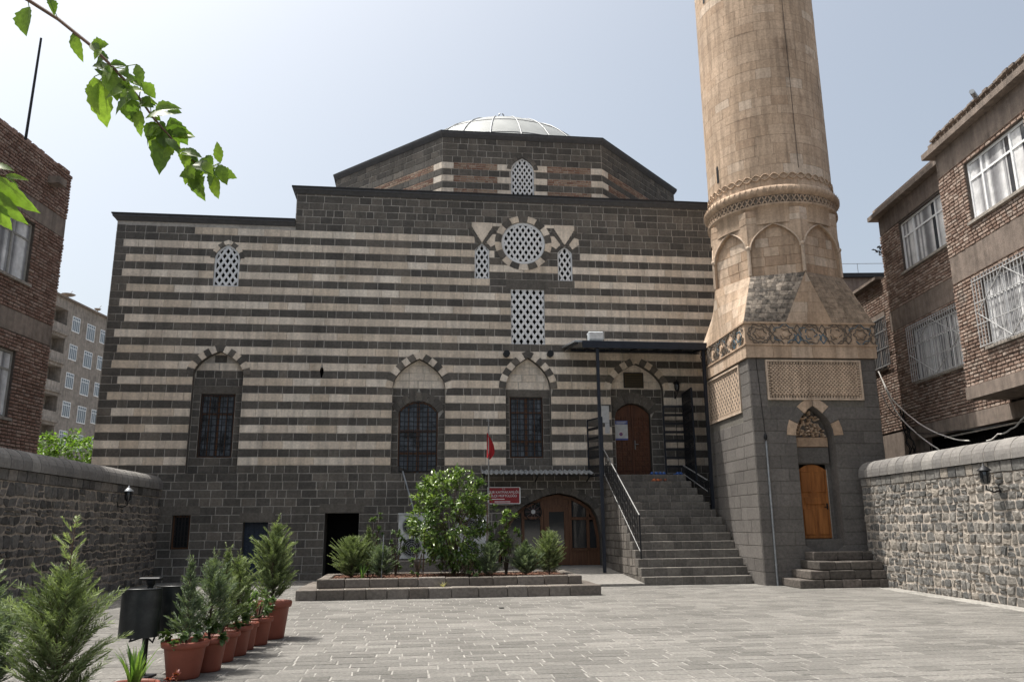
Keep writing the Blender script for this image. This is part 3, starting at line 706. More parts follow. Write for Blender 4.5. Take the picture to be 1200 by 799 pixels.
for u0, u1, z0, z1 in ((7.90, 8.08, .35, 2.16), (8.58, 8.74, .35, 2.16)): e.fbox(FR, u0, u1, z0, z1, -.33, -.285, 0)
e.fbox(FR, 8.08, 8.58, 2.02, 2.16, -.33, -.287, 0); e.fbox(FR, 8.08, 8.58, .35, .95, -.33, -.287, 0)
eo = e.build('glazed_entrance', [WOODR, BLACK], mq)
p = MB()
for q in ([(6.5, .35), (7.18, .35), (7.18, 2.0), (6.9, 1.75), (6.6, 1.35)], rect_pts(8.08, 8.58, .95, 2.02), rect_pts(8.83, 9.31, .87, 1.75), rect_pts(9.41, 9.64, .87, 1.7), rect_pts(7.27, 7.79, .87, 1.78), [(8.83, 1.85), (9.31, 1.85), (9.31, 2.15), (8.83, 2.38)], [(7.27, 1.88), (7.79, 1.88), (7.79, 2.33), (7.27, 2.1)]):
    p.sheet(FR, q, [], -.325, 0)
p.build('pane', GLASS, eo)

# ---- small fittings of the facade (all in facade frame)
def FP(u, t, z): return W(u, t, z)
def at_facade(name, u, t, z, label, cat, group=None): return thing(name, W(u, t, z), FA, label, cat, group)
# wheel-shaped ornament hung in the arch
o = at_facade('wheel_ornament', 7.55, -.2, 2.02, 'round spoked wheel ornament hung in the glazed arch of the lower entrance', 'ornament')
m = MB(); m.tube([(.27*math.cos(a), 0, .27*math.sin(a)) for a in [2*PI*i/28 for i in range(29)]], .016, 6, caps=False); m.build('rim', METD, o)
m = MB()
for k in range(10): a = 2*PI*k/10; m.bar((.06*math.cos(a), 0, .06*math.sin(a)), (.26*math.cos(a), 0, .26*math.sin(a)), .012)
m.build('spoke', plain('dull_pink', (.16, .09, .09)), o)
m = MB(); m.prism(FR, circ_pts((0, 0), .07, 16), -.02, .02); m.build('hub', PAPER, o)
# plaque, posters, notice
o = at_facade('plaque', 11.07, -.18, 6.38, 'dark bronze inscription plaque above the carved mosque door', 'plaque')
m = MB(); m.prism(FR, rect_pts(-.32, .32, -.24, .24), 0, .03)
for j in range(5): m.fbox(FR, -.27, .27, -.19+j*.08, -.165+j*.08, .03, .036, 1)
m.build('plate', [BRONZ, METD], o)
m = MB(); 
for q in (rect_pts(-.345, .345, .235, .265), rect_pts(-.345, .345, -.265, -.235), rect_pts(-.345, -.315, -.235, .235), rect_pts(.315, .345, -.235, .235)): m.prism(FR, q, 0, .045)
m.build('frame', METD, o)
o = at_facade('door_poster', 10.62, -.32, 4.69, 'white and blue poster taped to left leaf of the carved mosque door', 'poster')
m = MB(); m.prism(FR, rect_pts(-.22, .22, -.33, .33), 0, .004, 0); m.prism(FR, rect_pts(-.22, .22, .20, .33), .004, .006, 1); m.prism(FR, rect_pts(-.22, .22, -.33, -.27), .004, .006, 1)
m.prism(FR, circ_pts((-.02, -.13), .06, 14), .004, .007, 2)
for j in range(3): m.prism(FR, rect_pts(-.17, .12+.04*j, .225+j*.03, .238+j*.03), .006, .008, 0)
m.prism(FR, circ_pts((-.02, -.13), .03, 14), .007, .009, 1)
m.build('sheet', [PAPER, plain('print_blue', (.08, .10, .28), .5), plain('print_magenta', (.22, .03, .09), .5)], o)
o = at_facade('wall_notice', 10.0, .02, 5.0, 'tall plain white notice board on the wall left of the mosque door', 'notice')
m = MB(); m.prism(FR, rect_pts(-.13, .13, -.1, .47), 0, .012, 0); m.prism(FR, rect_pts(-.02, .13, -.46, -.11), 0, .011, 0); m.build('sheet', PAPER, o)
# corrugated awning
o = at_facade('corrugated_awning', 7.6, 0, 3.22, 'grey corrugated metal awning above the arched lower entrance', 'awning')
m = MB(); n = 140; L = 3.56; vs = []; 
for j, (tt, zz) in enumerate(((.04, .12), (.75, -.04))):
    for i in range(n+1): vs.append((-L/2+L*i/n, -tt, zz+.024*math.sin(i/n*L/.16*2*PI)))
for (tt, zz) in ((.04, .114), (.75, -.046)):
    for i in range(n+1): vs.append((-L/2+L*i/n, -tt, zz+.024*math.sin(i/n*L/.16*2*PI)))
k = n+1
m.add(vs, [(i, i+1, k+i+1, k+i) for i in range(n)]+[(2*k+i, 3*k+i, 3*k+i+1, 2*k+i+1) for i in range(n)]+[(k+i, k+i+1, 3*k+i+1, 3*k+i) for i in range(n)], 0, .5, False)
m.build('roof_sheet', ZINC, o)
m = MB()
for u in (-1.7, 0, 1.7): m.bar((u, -.02, -.25), (u, -.66, -.07), .03); m.bar((u, -.02, .04), (u, -.70, -.085), .03)
m.bar((-1.76, -.66, -.095), (1.76, -.66, -.095), .03); m.build('bracket', METD, o)
# red sign
SGN = (6.56, .14, 2.53); o = at_facade('red_sign', *SGN, 'dark red enamel sign with white lettering beside the lower entrance', 'sign')
m = MB(); m.prism(FR, rect_pts(-.50, .50, -.245, .245), 0, .02, 0); m.build('panel', REDS, o)
m = MB()
for q in (rect_pts(-.52, .52, .245, .265), rect_pts(-.52, .52, -.265, -.245), rect_pts(-.52, -.50, -.245, .245), rect_pts(.50, .535, -.245, .245)): m.prism(FR, q, -.002, .026)
m.build('frame', WHT, o)
def text(s, size, u, z, t, parent, mat, name='lettering', sx=1):
    cu = bpy.data.curves.new(name, 'FONT'); cu.body = s; cu.size = size; cu.align_x = 'CENTER'; cu.align_y = 'CENTER'; cu.extrude = .002
    tmp = bpy.data.objects.new('tmp', cu); COL.objects.link(tmp); dg = bpy.context.evaluated_depsgraph_get(); dg.update()
    me = bpy.data.meshes.new_from_object(tmp.evaluated_get(dg)); bpy.data.objects.remove(tmp)
    me.materials.clear(); me.materials.append(mat)
    ob = bpy.data.objects.new(name, me); COL.objects.link(ob); ob.parent = parent
    ob.rotation_euler = (PI/2, 0, 0); ob.location = (u, -t, z); ob.scale = (sx, 1, 1); return ob
text('T.C.', .065, 0, .20, .024, o, WHT)
text('SUR KAYMAKAMLI\u011eI', .105, 0, .10, .024, o, WHT, sx=.98)
text('\u0130L\u00c7E M\u00dcFT\u00dcL\u00dc\u011e\u00dc', .105, 0, -.015, .024, o, WHT, sx=.95)
m = MB(); m.fbox(FR, -.46, .02, -.125, -.105, .02, .023, 0); m.fbox(FR, -.30, .20, -.205, -.185, .02, .023, 0); m.build('small_print', WHT, o)

# canopy over the landing
o = at_facade('entrance_canopy', 10.9, 0, 7.0, 'flat dark metal canopy on slender posts above the mosque staircase landing', 'canopy')
m = MB(); a, b = -2.32, 2.4
m.add([(a, -.03, .47), (b, -.03, .47), (b, -2.15, .20), (a, -2.15, .20), (a, -.03, .42), (b, -.03, .42), (b, -2.15, .15), (a, -2.15, .15)],
      [(0, 1, 2, 3), (7, 6, 5, 4), (3, 2, 6, 7), (0, 3, 7, 4), (1, 5, 6, 2)], 1, .5)
m.build('roof_sheet', [METD, ZINC], o)
m = MB(); m.box(a+.25, b, -2.17, -2.11, -.03, .19, 0)
m.bar((a+.1, -.1, .36), (a+.1, -2.1, .12), .05, .07); m.bar((b-.1, -.1, .36), (b-.1, -2.1, .12), .05, .07); m.box(a+.3, b, -.12, -.05, .30, .37)
for i in range(1, 6): u = a+(b-a)*i/6; m.bar((u, -.1, .36), (u, -2.1, .12), .03, .05)
m.build('frame', METB, o)
for u, z0 in ((-1.58, .22), (1.86, .0)):
    m = MB(); m.box(u-.045, u+.045, -2.11, -2.02, z0-7.0+.0, .08); m.build('post', METB, o)
# flood light on the canopy
o = at_facade('flood_light', 9.32, 1.85, 7.24, 'white boxy flood light standing on the canopy roof', 'flood light')
m = MB(); m.cbox(-.25, .25, -.14, .14, .02, .30, .03); m.build('housing', plain('lamp_grey', (.5, .53, .55), .35), o)
m = MB(); m.prism(FR, rect_pts(-.21, .21, .06, .26), .14, .155); m.build('lens', LGLASS, o)
m = MB(); m.bar((-.27, 0, .02), (-.27, 0, .2), .02); m.bar((.27, 0, .02), (.27, 0, .2), .02); m.bar((-.27, 0, -.03), (.27, 0, -.03), .025); m.build('bracket', METD, o)
# round spotlights over the third arch
first = None
for u, lb in ((6.68, 'black round spotlight on the striped wall left of the arch beside the canopy'), (8.16, 'black round spotlight on the striped wall right of the arch beside the canopy')):
    if first is None:
        o = at_facade('wall_spotlight', u, .02, 7.17, lb, 'spotlight', 'spotlights over the third arch'); first = o
        m = MB(); m.prism(FR, circ_pts((0, 0), .11, 16), .03, .20); m.build('housing', METD, o)
        m = MB(); m.bar((0, 0, 0), (0, -.1, 0), .04); m.bar((-.12, -.1, -.02), (.12, -.1, -.02), .03); m.build('bracket', METD, o)
    else: dup(first, W(u, .02, 7.19), FA, 1, lb)
# hanging lantern by the door
def lantern(loc, rz, label, parent=None, white=False):
    o = thing('wall_lantern', loc, rz, label, 'lantern')
    m = MB(); m.tube([(0, 0, -.12), (0, -.12, -.16), (0, -.26, -.10), (0, -.26, -.02)], .014, 6); m.bar((0, 0, -.22), (0, 0, .0), .05, .02); m.build('bracket', METD, o)
    c = (0, -.26, 0)
    m = MB(); m.lathe([(.02, 0), (.05, .01), (.075, .06), (.09, .16), (.08, .25), (.075, .26)], c, 12, 0, .5); b = m.build('glass', GLASS, o)
    m = MB()
    for k in range(6):
        a = k*PI/3; m.tube([(c[0]+r*math.cos(a), c[1]+r*math.sin(a), c[2]+z) for r, z in ((.03, 0), (.085, .06), (.10, .16), (.085, .26))], .006, 5)
    m.build('cage', METD, o)
    m = MB(); m.lathe([(.13, .255), (.125, .27), (.06, .33), (.02, .36), (.015, .40), (0, .41)], c, 14, 0, .5); m.lathe([(.13, .255), (0, .25)], c, 14); m.build('cap', METD if not white else ZINC, o)
    return o
lantern(W(12.44, .03, 5.95), FA, 'black hanging lantern on the striped wall right of the mosque door')

# ================================================================== STAIRCASE
st = at_facade('stone_staircase', 9.8, 0, 0, 'steep basalt block staircase rising to the carved mosque door', 'stairs')
m = MB(); RZ = .2235; TD = .262; TF = 4.52; NS = 14
SU1 = 3.0
def ru(i): return SU1 if i < 8 else SU1-.085*(i-7)
for i in range(NS):
    t1 = TF-TD*i; z0 = RZ*i; z1 = z0+RZ; t0 = t1-.34 if i < NS-1 else 0
    u = 0
    while u < ru(i)-.02:
        l = RI(.24, .42)
        if ru(i)-u-l < .15: l = ru(i)-u
        m.cbox(u+.006, u+l-.006, -t1+RI(-.004, .004), -t0, z0+.006, z1-RI(0, .004), .012, 0, min(1, random.gauss(.55, .22))); u += l
    m.box(.01, ru(i)-.01, -t1+.007, -.02, z0, z1-.008, 1, .5)
def FS(u, z, t): return (-t, u, z)      # left flank, u = towards the facade
for i in range(NS-1):
    t1 = TF-TD*i-.34; z0 = RZ*i
    q = -t1
    while q < -.05:
        l = RI(.18, .34); e_ = min(q+l, -.01); m.plate(lambda u, z, t: (-t, u, z), [(q+.006, z0+.006), (e_-.006, z0+.006), (e_-.006, z0+RZ-.006), (q+.006, z0+RZ-.006)][::-1], -.02, .004+RI(-.004, .006), .008, 2, random.random()); q = e_
m.build('steps', [stone('stair_basalt', [(.095, .088, .08), (.13, .12, .108), (.17, .157, .14)], bump=.9), MORD, stone('stair_side_basalt', [(.10, .09, .08), (.15, .135, .12), (.20, .18, .16)], bump=.9)], st)
# porch slab
m = MB(); m.add([FR(u, z, t) for u, z, t in ((6.1, .33, -.35), (9.79, .33, -.35), (9.79, .07, 4.62), (8.2, .07, 4.62), (8.2, .2, 2.4), (6.1, .2, 2.4))]+[FR(u, -.02, t) for u, t in ((6.1, -.35), (9.79, -.35), (9.79, 4.62), (8.2, 4.62), (8.2, 2.4), (6.1, 2.4))],
      [(0, 1, 4, 5), (1, 2, 3, 4)]+[(i, 6+i, 6+(i+1) % 6, (i+1) % 6) for i in range(6)], 0, .5)
tag(m.build('path', GRD, None, FO, FA), kind='structure')
# handrail with scroll infill
def railing(name, P0, P1, P2, P3, label):      # P0,P1 lower bottom/top; P2,P3 upper bottom/top
    o = thing(name, W(*P0), FA, label, 'railing'); Q = [Vector((p[0]-P0[0], -(p[1]-P0[1]), p[2]-P0[2])) for p in (P0, P1, P2, P3)]
    m = MB(); m.tube([Q[1], Q[3]], .022, 8); m.build('handrail', STEEL, o)
    m = MB(); lo0 = Q[1].lerp(Q[0], .86); lo1 = Q[3].lerp(Q[2], .86); m.tube([lo0, lo1], .018, 6); m.build('lower_rail', STEEL, o)
    m = MB(); m.bar(Q[0], Q[1], .035); m.build('post', METD, o); m = MB(); m.bar(Q[2], Q[3], .035); m.build('post', METD, o)
    m = MB(); n = 16
    for i in range(1, n):
        f = i/n; a = lo0.lerp(lo1, f); b = Q[1].lerp(Q[3], f); m.bar(a, b, .014)
        if i < n-1:
            f2 = (i+.5)/n
            for hgt in (.25, .5, .75):
                c = lo0.lerp(lo1, f2).lerp(Q[1].lerp(Q[3], f2), hgt); m.tube([c+Vector((0, .055*math.cos(x), .09*math.sin(x))) for x in [2*PI*j/8 for j in range(9)]], .007, 4, caps=False)
    m.build('scroll_infill', METD, o); return o
railing('stair_railing', (9.88, 4.05, .67), (9.88, 4.05, 1.83), (9.66, .95, 3.05), (9.66, .95, 3.98), 'iron railing with polished handrail on the left side of the mosque staircase')
railing('stair_railing', (12.72, 1.85, 2.5), (12.72, 1.85, 2.9), (12.25, 1.02, 3.1), (12.25, 1.02, 3.42), 'low dark iron handrail where mosque staircase meets the minaret base')
# fence panels on the landing
def panel(P0, P1, z0, z1, nh, nv, label, mesh_h=.5):
    o = thing('iron_fence_panel', W(P0[0], P0[1], z0), FA, label, 'fence'); d = Vector((P1[0]-P0[0], -(P1[1]-P0[1]), 0)); L = d.length; d.normalize(); H = z1-z0
    m = MB()
    for f in (0, 1): m.bar(d*L*f, d*L*f+Vector((0, 0, H)), .045)
    m.bar((0, 0, .02), d*L+Vector((0, 0, .02)), .04); m.bar((0, 0, H), d*L+Vector((0, 0, H)), .045); m.build('frame', METB, o)
    m = MB()
    for j in range(1, nh): z = H*j/nh; m.bar(d*.02+Vector((0, 0, z)), d*(L-.02)+Vector((0, 0, z)), .03, .085)
    for i in range(1, nv): m.bar(d*L*i/nv+Vector((0, 0, .02)), d*L*i/nv+Vector((0, 0, H*mesh_h)), .016)
    m.build('slats', METD, o); return o
panel((9.36, .12), (9.64, 1.0), 3.1, 4.95, 6, 14, 'black slatted iron fence panel at left end of the landing', .62)
panel((11.92, .28), (12.75, .34), 3.15, 5.42, 8, 2, 'open iron gate leaf of horizontal slats resting on wall right of the door', 1)
panel((12.62, .25), (12.50, 1.5), 2.9, 5.85, 9, 14, 'tall black iron fence panel between landing and minaret', 1)
# slippers left on the landing
def slippers(u, t, z, mat, label, rz=0):
    o = thing('slippers', W(u, t, z), FA+rz, label, 'slippers', None)
    for s_ in (-.07, .07):
        m = MB(); pts = [(s_+.045*math.cos(a)*(1 if math.sin(a) > 0 else .8), .13*math.sin(a)) for a in [2*PI*i/14 for i in range(14)]]
        m.prism(lambda u, z, t: (u, z, t), pts, 0, .03, 0)
        m.lathe([(.052, 0), (.05, .03), (.03, .05), (0, .055)], (s_, -.06, .028), 10, 0, None, True, sy=1.2); m.build('slipper', mat, o)
    return o
slippers(11.28, .96, 3.13, SKYB, 'pair of blue slippers at the landing edge before the door'); slippers(11.52, .98, 3.13, SKYB, 'blue slippers right beside the first blue pair on the landing', .3)
slippers(11.25, 1.19, 2.908, ORNG, 'pair of orange slippers on top step below the blue slippers', .2); slippers(11.5, 1.17, 2.908, plain('brown_plastic', (.2, .07, .04)), 'brown slippers on top step beside the orange slippers', -.1)
slippers(12.1, .9, 3.13, SKYB, 'blue slippers alone near the right end of the landing', .5)

# ================================================================== MINARET
MO = Vector((6.539, 21.638, 0)); MA = R_(5); MS = 3.65; MC = MS/2
mn = thing('minaret', MO, MA, 'tall round tan stone minaret on a square dark basalt base', 'minaret')
m = MB()   # base: 0 basalt 1 mortar
def MF(u, z, t): return (u, -t, z)
def MLf(u, z, t): return (-t, u, z)
def MRt(u, z, t): return (MS+t, MS-u, z)
def MBk(u, z, t): return (MS-u, MS+t, z)
ZBT = 6.05
DN = arch_pts(1.18, 2.26, .72, 3.9, 4.72); 
m.sheet(MF, [(0, 0), (MS, 0), (MS, ZBT), (0, ZBT)], [DN], 0, 1)
for fr in (MLf, MRt, MBk): m.sheet(fr if fr is not MLf else MLf, [(0, 0), (MS, 0), (MS, ZBT), (0, ZBT)], [], 0, 1)
PF = rect_pts(.47, 3.22, 4.88, ZBT); PL = rect_pts(.66, 3.52, 4.62, 6.0)
rgo = arch_pts(1.10, 2.34, 3.9, 3.9, 4.80)
z = 0; i = 0
while z < ZBT-.03:
    ze = min(z+.335, ZBT); 
    for fr, hs in ((MF, [DN, PF, rgo]), (MRt, []), (MBk, [])):
        lay(m, fr, z, ze, [(.0, MS, 0, (.45, .95), .009)], hs, None, 0, 0, .012, .008, .004, tj=(.5, .25))
    lay(m, MLf, z, ze, [(0, MS, 0, (.45, .95), .009)], [PL], None, 0, 0, .012, .008, .004, tj=(.6, .25))
    z = ze; i += 1
m.reveal(MF, DN, .01, -.42, 0, .5); m.sheet(MF, DN, [rect_pts(1.30, 2.12, 1.17, 3.15)], -.42, 0, .4)
m.plate(MF, [(1.2, 3.62), (2.24, 3.62), (2.24, 3.9), (1.2, 3.9)], -.42, -.34, .01, 2, .0)
m.fbox(MF, 1.24, 2.2, 3.18, 3.60, -.42, -.30, 0, .3); m.fbox(MF, 1.18, 2.26, .70, 1.16, -.42, -.1, 0, .3)
voussoirs(m, MF, arch_pts(1.18, 2.26, 3.9, 3.9, 4.72)[1:-1], .26, 6, [2, 0, 2, 2, 0, 2], 0, .03, gap=.012)
mr = random.Random(3)
for i in range(120):     # muqarnas-like rough carving in the door head
    u = RI(1.28, 2.16); zz = RI(3.92, 4.6)
    sp = span(DN, zz)
    if sp and sp[0]+.06 < u < sp[1]-.06: m.plate(MF, [(u+.05*math.cos(a)*RI(.6, 1.2), zz+.045*math.sin(a)*RI(.6, 1.2)) for a in [k*PI/3 for k in range(6)]], -.42, -.30+RI(-.1, .06), .012, 2, RI(0, .9))
m.build('base', [BASM, stone('base_mortar', [(.13, .12, .105), (.16, .15, .13)]), LIMM], mn)
# carved panels
def carved(fr, u0, u1, z0, z1):
    p = MB(); p.sheet(fr, rect_pts(u0, u1, z0, z1), [], .003, 1, .5); b = .09
    for q in (rect_pts(u0, u1, z1-.05, z1), rect_pts(u0, u1, z0, z0+.05), rect_pts(u0, u0+.05, z0+.05, z1-.05), rect_pts(u1-.05, u1, z0+.05, z1-.05)): p.prism(fr, q, 0, .05, 0, .9, back=False)
    n = int((u1-u0)/.085)
    for i in range(n):
        u = u0+.05+(u1-u0-.1)*(i+.5)/n
        for z in (z0+.085, z1-.085): p.plate(fr, [(u-.026, z-.03), (u+.026, z-.03), (u+.026, z+.03), (u-.026, z+.03)], .003, .04 if fr is MF else .012, .01, 0, .8)
    n = int((z1-z0)/.085)
    for i in range(n):
        z = z0+.1+(z1-z0-.2)*(i+.5)/n
        for u in (u0+.085, u1-.085): p.plate(fr, [(u-.03, z-.026), (u+.03, z-.026), (u+.03, z+.026), (u-.03, z+.026)], .003, .04 if fr is MF else .012, .01, 0, .8)
    inn = [(u0+.13, z0+.13), (u1-.13, z0+.13), (u1-.13, z1-.13), (u0+.13, z1-.13)]; step = .105 if fr is MF else .21
    for sg in (1, -1):
        k = -60
        while k < 60:
            o_ = u0+k*step; c = clip_seg((o_-sg*0, z0), (o_+sg*(z1-z0)*1.0, z1), inn)
            hh = .034 if fr is MF else .004; t_ = .02 if fr is MF else .0045
            if c: p.bar(fr(*c[0], t_+(.003 if sg > 0 else 0)), fr(*c[1], t_+(.003 if sg > 0 else 0)), .034 if fr is MF else .055, hh, 0, .7, up=(0, 1, 0) if fr is MF else (1, 0, 0))
            k += 1
    z = z0+.14 if fr is MF else z1
    while z < z1-.14: p.bar(fr(u0+.13, z, .018 if fr is MF else .004), fr(u1-.13, z, .018 if fr is MF else .004), .016, .02 if fr is MF else .003, 0, .6, up=(0, 1, 0) if fr is MF else (1, 0, 0)); z += step/2*1.0
    return p.build('carved_panel', [LIMM, SOOT], mn)
carved(MF, .47, 3.22, 4.88, 6.0); carved(MLf, .66, 3.52, 4.62, 5.99)
# pale course and ornamental band
m = MB(); pr = .07
def quadring(z0, z1, p, mt, ln, jit=.003, gap=.006):
    for fr in (MF, MRt, MBk, MLf): lay(m, (lambda f: (lambda u, z, t: f(u, z, t+p)))(fr), z0, z1, [(-p, MS+p, mt, ln, gap)], [], None, 0, -.02, .0, .004, jit, tj=(.6, .2))
m.box(-pr+.01, MS+pr-.01, -pr+.01, MS+pr-.01, ZBT+.01, 7.06, 0, .5)
quadring(ZBT, 6.42, pr, 0, (.5, 1.0))
m.box(-pr-.03, MS+pr+.03, -pr-.03, MS+pr+.03, 6.40, 6.44, 0, .4); m.box(-pr-.03, MS+pr+.03, -pr-.03, MS+pr+.03, 7.02, 7.07, 0, .3)
m.build('stone_course', LIMM, mn)
bb = MB()
for fr in (MF, MLf, MRt, MBk):
    n = 5; wd = MS/n
    for i in range(n):
        cu = wd*(i+.5)
        ix = i if fr is MF else i+2
        for (r, ph, mt) in ((.27, 0, 0), (.27, PI/6, 1 if ix in (1, 2, 4) else 0), (.15, 0, 1 if ix in (2,) else 0)):
            pts = [(cu+r*1.15*(1+.16*math.cos(6*a+ph*6))*math.cos(a), 6.73+r*.95*(1+.16*math.cos(6*a+ph*6))*math.sin(a)) for a in [2*PI*k/36 for k in range(37)]]
            for q_ in range(0, 36, 4):
                if random.random() < .8: bb.tube([fr(u, z, pr+RI(.004, .010)) for u, z in pts[q_:q_+5]], .0145, 5, mt if random.random() < .8 else 0, .5, caps=False)
        bb.prism(fr, circ_pts((cu, 6.73), .085, 10), pr-.01, pr+.03, 2, RI(.2, .9), back=False)
        for q in (-1, 1): bb.tube([fr(cu+wd/2, 6.73, pr+.01), fr(cu+wd/2+q*.1, 6.86, pr+.01), fr(cu+wd/2, 7.0, pr+.01)], .016, 5, 0); bb.tube([fr(cu+wd/2, 6.73, pr+.01), fr(cu+wd/2+q*.1, 6.6, pr+.01), fr(cu+wd/2, 6.46, pr+.01)], .016, 5, 1 if ix in (1, 2) else 0)
bb.build('carved_band', [SOOT, TURQ, LIMM], mn)
# transition: square to octagon
m = MB(); RO = 1.96; ZA = 7.07; ZB2 = 8.55
def oc(k, z=ZB2, r=RO): a = -PI/2+k*PI/4; return Vector((MC+r*math.cos(a), MC+r*math.sin(a), z))
def grid_surface(A, B, C_, D_, nu, nv, m_, gap=.004, tjit=.25, off=.012):   # block courses on a bilinear patch A B (bottom) D C (top)
    for j in range(nv):
        k = max(1, nu); xs = [0]+sorted([min(.97, max(.03, (i+RI(-.25, .25))/k)) for i in range(1, k)])+[1]
        for i in range(k):
            f = lambda x, y: (A.lerp(B, x)).lerp(D_.lerp(C_, x), y)
            q = [f(xs[i], j/nv), f(xs[i+1], j/nv), f(xs[i+1], (j+1)/nv), f(xs[i], (j+1)/nv)]; c = sum(q, Vector())/4
            nn = (q[1]-q[0]).cross(q[3]-q[0]); nn = nn.normalized() if nn.length > 1e-8 else Vector((0, 0, 0))
            q2 = [p+(c-p).normalized()*gap+nn*off if (c-p).length > 1e-6 else p for p in q]
            m.add(q2+q, [(0, 1, 2, 3)]+[(a, 4+a, 4+(a+1) % 4, (a+1) % 4) for a in range(4)], m_, random.gauss(.6, tjit))
rough = []
e_ = .07
cor = [Vector((-e_, -e_, ZA)), Vector((MS+e_, -e_, ZA)), Vector((MS+e_, MS+e_, ZA)), Vector((-e_, MS+e_, ZA))]
for s_ in range(4):
    C0 = cor[s_]; C1 = cor[(s_+1) % 4]; d = (C1-C0).normalized(); mid = (C0+C1)/2
    b0 = mid-d*.68; b1_ = mid+d*.68; V0 = oc(2*s_); V45 = oc(2*s_+1); Vm = oc(2*s_-1)
    grid_surface(b0, b1_, V0, V0, 2, 5, 0)
    rm = 1 if s_ == 0 else 0
    if s_ == 0: grid_surface(C0, b0, V0, Vm, 9, 11, 1, .008, .45, .012); grid_surface(b1_, C1, V45, V0, 7, 10, 2, .006, .4, .010)
    else: grid_surface(C0, b0, V0, Vm, 3, 5, 0); grid_surface(b1_, C1, V45, V0, 3, 5, 0)
m.build('transition', [LIMM, stone('eroded_stone', [(.15, .13, .11), (.25, .215, .18), (.36, .305, .25)], amt=(.35, 1.45), small=7, bump=1.0, bs=10, stain=((.06, .055, .05), 5, .52)), stone('weathered_limestone', [(.28, .22, .165), (.36, .28, .21)], amt=(.5, 1.3), small=8, bump=1.0, bs=12, stain=((.08, .07, .06), 4, .60))], mn)
# octagonal storey with blind pointed arches
m = MB(); ZO1 = 10.55; aw = RO*2*math.sin(PI/8)
for k in range(8):
    A = oc(k); B = oc(k+1); d = (B-A).normalized(); nrm = Vector((d.y, -d.x, 0))
    def fr(u, z, t, A=A, d=d, n=nrm): p = A+d*u+n*t; return (p.x, p.y, z)
    ar = arch_pts(.06, aw-.06, ZB2+.0, 9.35, 10.12)
    m.sheet(fr, [(0, ZB2), (aw, ZB2), (aw, ZO1), (0, ZO1)], [ar], 0, 0, .55)
    m.reveal(fr, ar, 0, -.09, 0, .4); m.sheet(fr, ar, [], -.09, 0, .2)
    z = ZB2
    while z < 10.1:
        ze = min(z+.29, 10.12); a = span(ar, z+.01); b = span(ar, ze-.01) or (aw/2-.02, aw/2+.02)
        lim = (max(a[0], b[0])+.01, min(a[1], b[1])-.01)
        if lim[1]-lim[0] > .1: lay(m, fr, z, ze, [(*lim, 0, (.3, .6), .008)], [], None, 0, -.09, -.078, .005, .003)
        z = ze
    wall_fill(m, fr, 0, aw, 10.15, ZO1, .2, [], 0, (.4, .8), .006, 0, .006)
    P = [fr(u, z, .01) for u, z in ar[1:-1]]; m.tube(P, .028, 5, 0, .85)
    m.prism(fr, [(-.03, ZB2+.02), (.045, ZB2+.02), (.045, 9.4), (-.03, 9.4)], 0, .025, 0, .9)
    m.prism(fr, [(aw-.045, ZB2+.02), (aw+.03, ZB2+.02), (aw+.03, 9.4), (aw-.045, 9.4)], 0, .025, 0, .9)
    m.lathe([(0, -.08), (.05, -.05), (.07, 0), (.05, .05), (0, .07)], (A.x, A.y, 9.42), 8, 0, .9)
m.add([tuple(oc(k, ZO1)) for k in range(8)], [tuple(range(8))], 0, .5)
m.build('octagonal_storey', LIMM, mn)
# shaft on a cylinder frame
m = MB(); RS = 1.86; cyl = lambda z, r: None
m.lathe([(RS+.02, ZO1-.45), (RS+.02, 10.62), (RS+.09, 10.64), (RS+.09, 10.70)], (MC, MC, 0), 64, 0, .5, True)
m.lathe([(RS+.02, 10.70), (RS+.03, 10.95)], (MC, MC, 0), 64, 1, .5, True)
m.lathe([(RS+.04, 10.95), (RS+.12, 11.0), (RS+.17, 11.07), (RS+.17, 11.15), (RS+.12, 11.22), (RS+.04, 11.26), (RS, 11.26)], (MC, MC, 0), 64, 0, .4, True)
for k in range(72):                      # carved dark band
    a = 2*PI*k/72
    for (r1, z1_, r2, z2_) in ((0, 10.72, .5, 10.93), (.5, 10.72, 0, 10.93)):
        a1 = a+r1*2*PI/72*1.6; a2 = a+r2*2*PI/72*1.6
        m.bar((MC+(RS+.05)*math.cos(a1), MC+(RS+.05)*math.sin(a1), z1_), (MC+(RS+.05)*math.cos(a2), MC+(RS+.05)*math.sin(a2), z2_), .035, .03, 0, .4)
for k in range(90):                      # chain pattern above the ring
    a = 2*PI*k/90
    for ph in (0, PI):
        P = [(MC+(RS+.022)*math.cos(a+j/8*2*PI/90), MC+(RS+.022)*math.sin(a+j/8*2*PI/90), 11.55+.09*math.sin(2*PI*(k+j/8)/4+ph)) for j in range(9)]
        m.tube(P, .018, 4, 0, .3, caps=False)
for k in range(72):
    a = 2*PI*k/72; m.tube([(MC+(RS+.17)*math.cos(a), MC+(RS+.17)*math.sin(a), 11.03), (MC+(RS+.175)*math.cos(a+.05), MC+(RS+.175)*math.sin(a+.05), 11.19)], .008, 4, 0, .5)
m.build('ring_moulding', [LIMM, SOOT], mn)
m = MB(); m.lathe([(RS-.008, 11.2), (RS-.008, 27)], (MC, MC, 0), 96, 1, .5, True)
z = 11.26; slits = [(18.55, -2.92), (12.15, -2.88)]
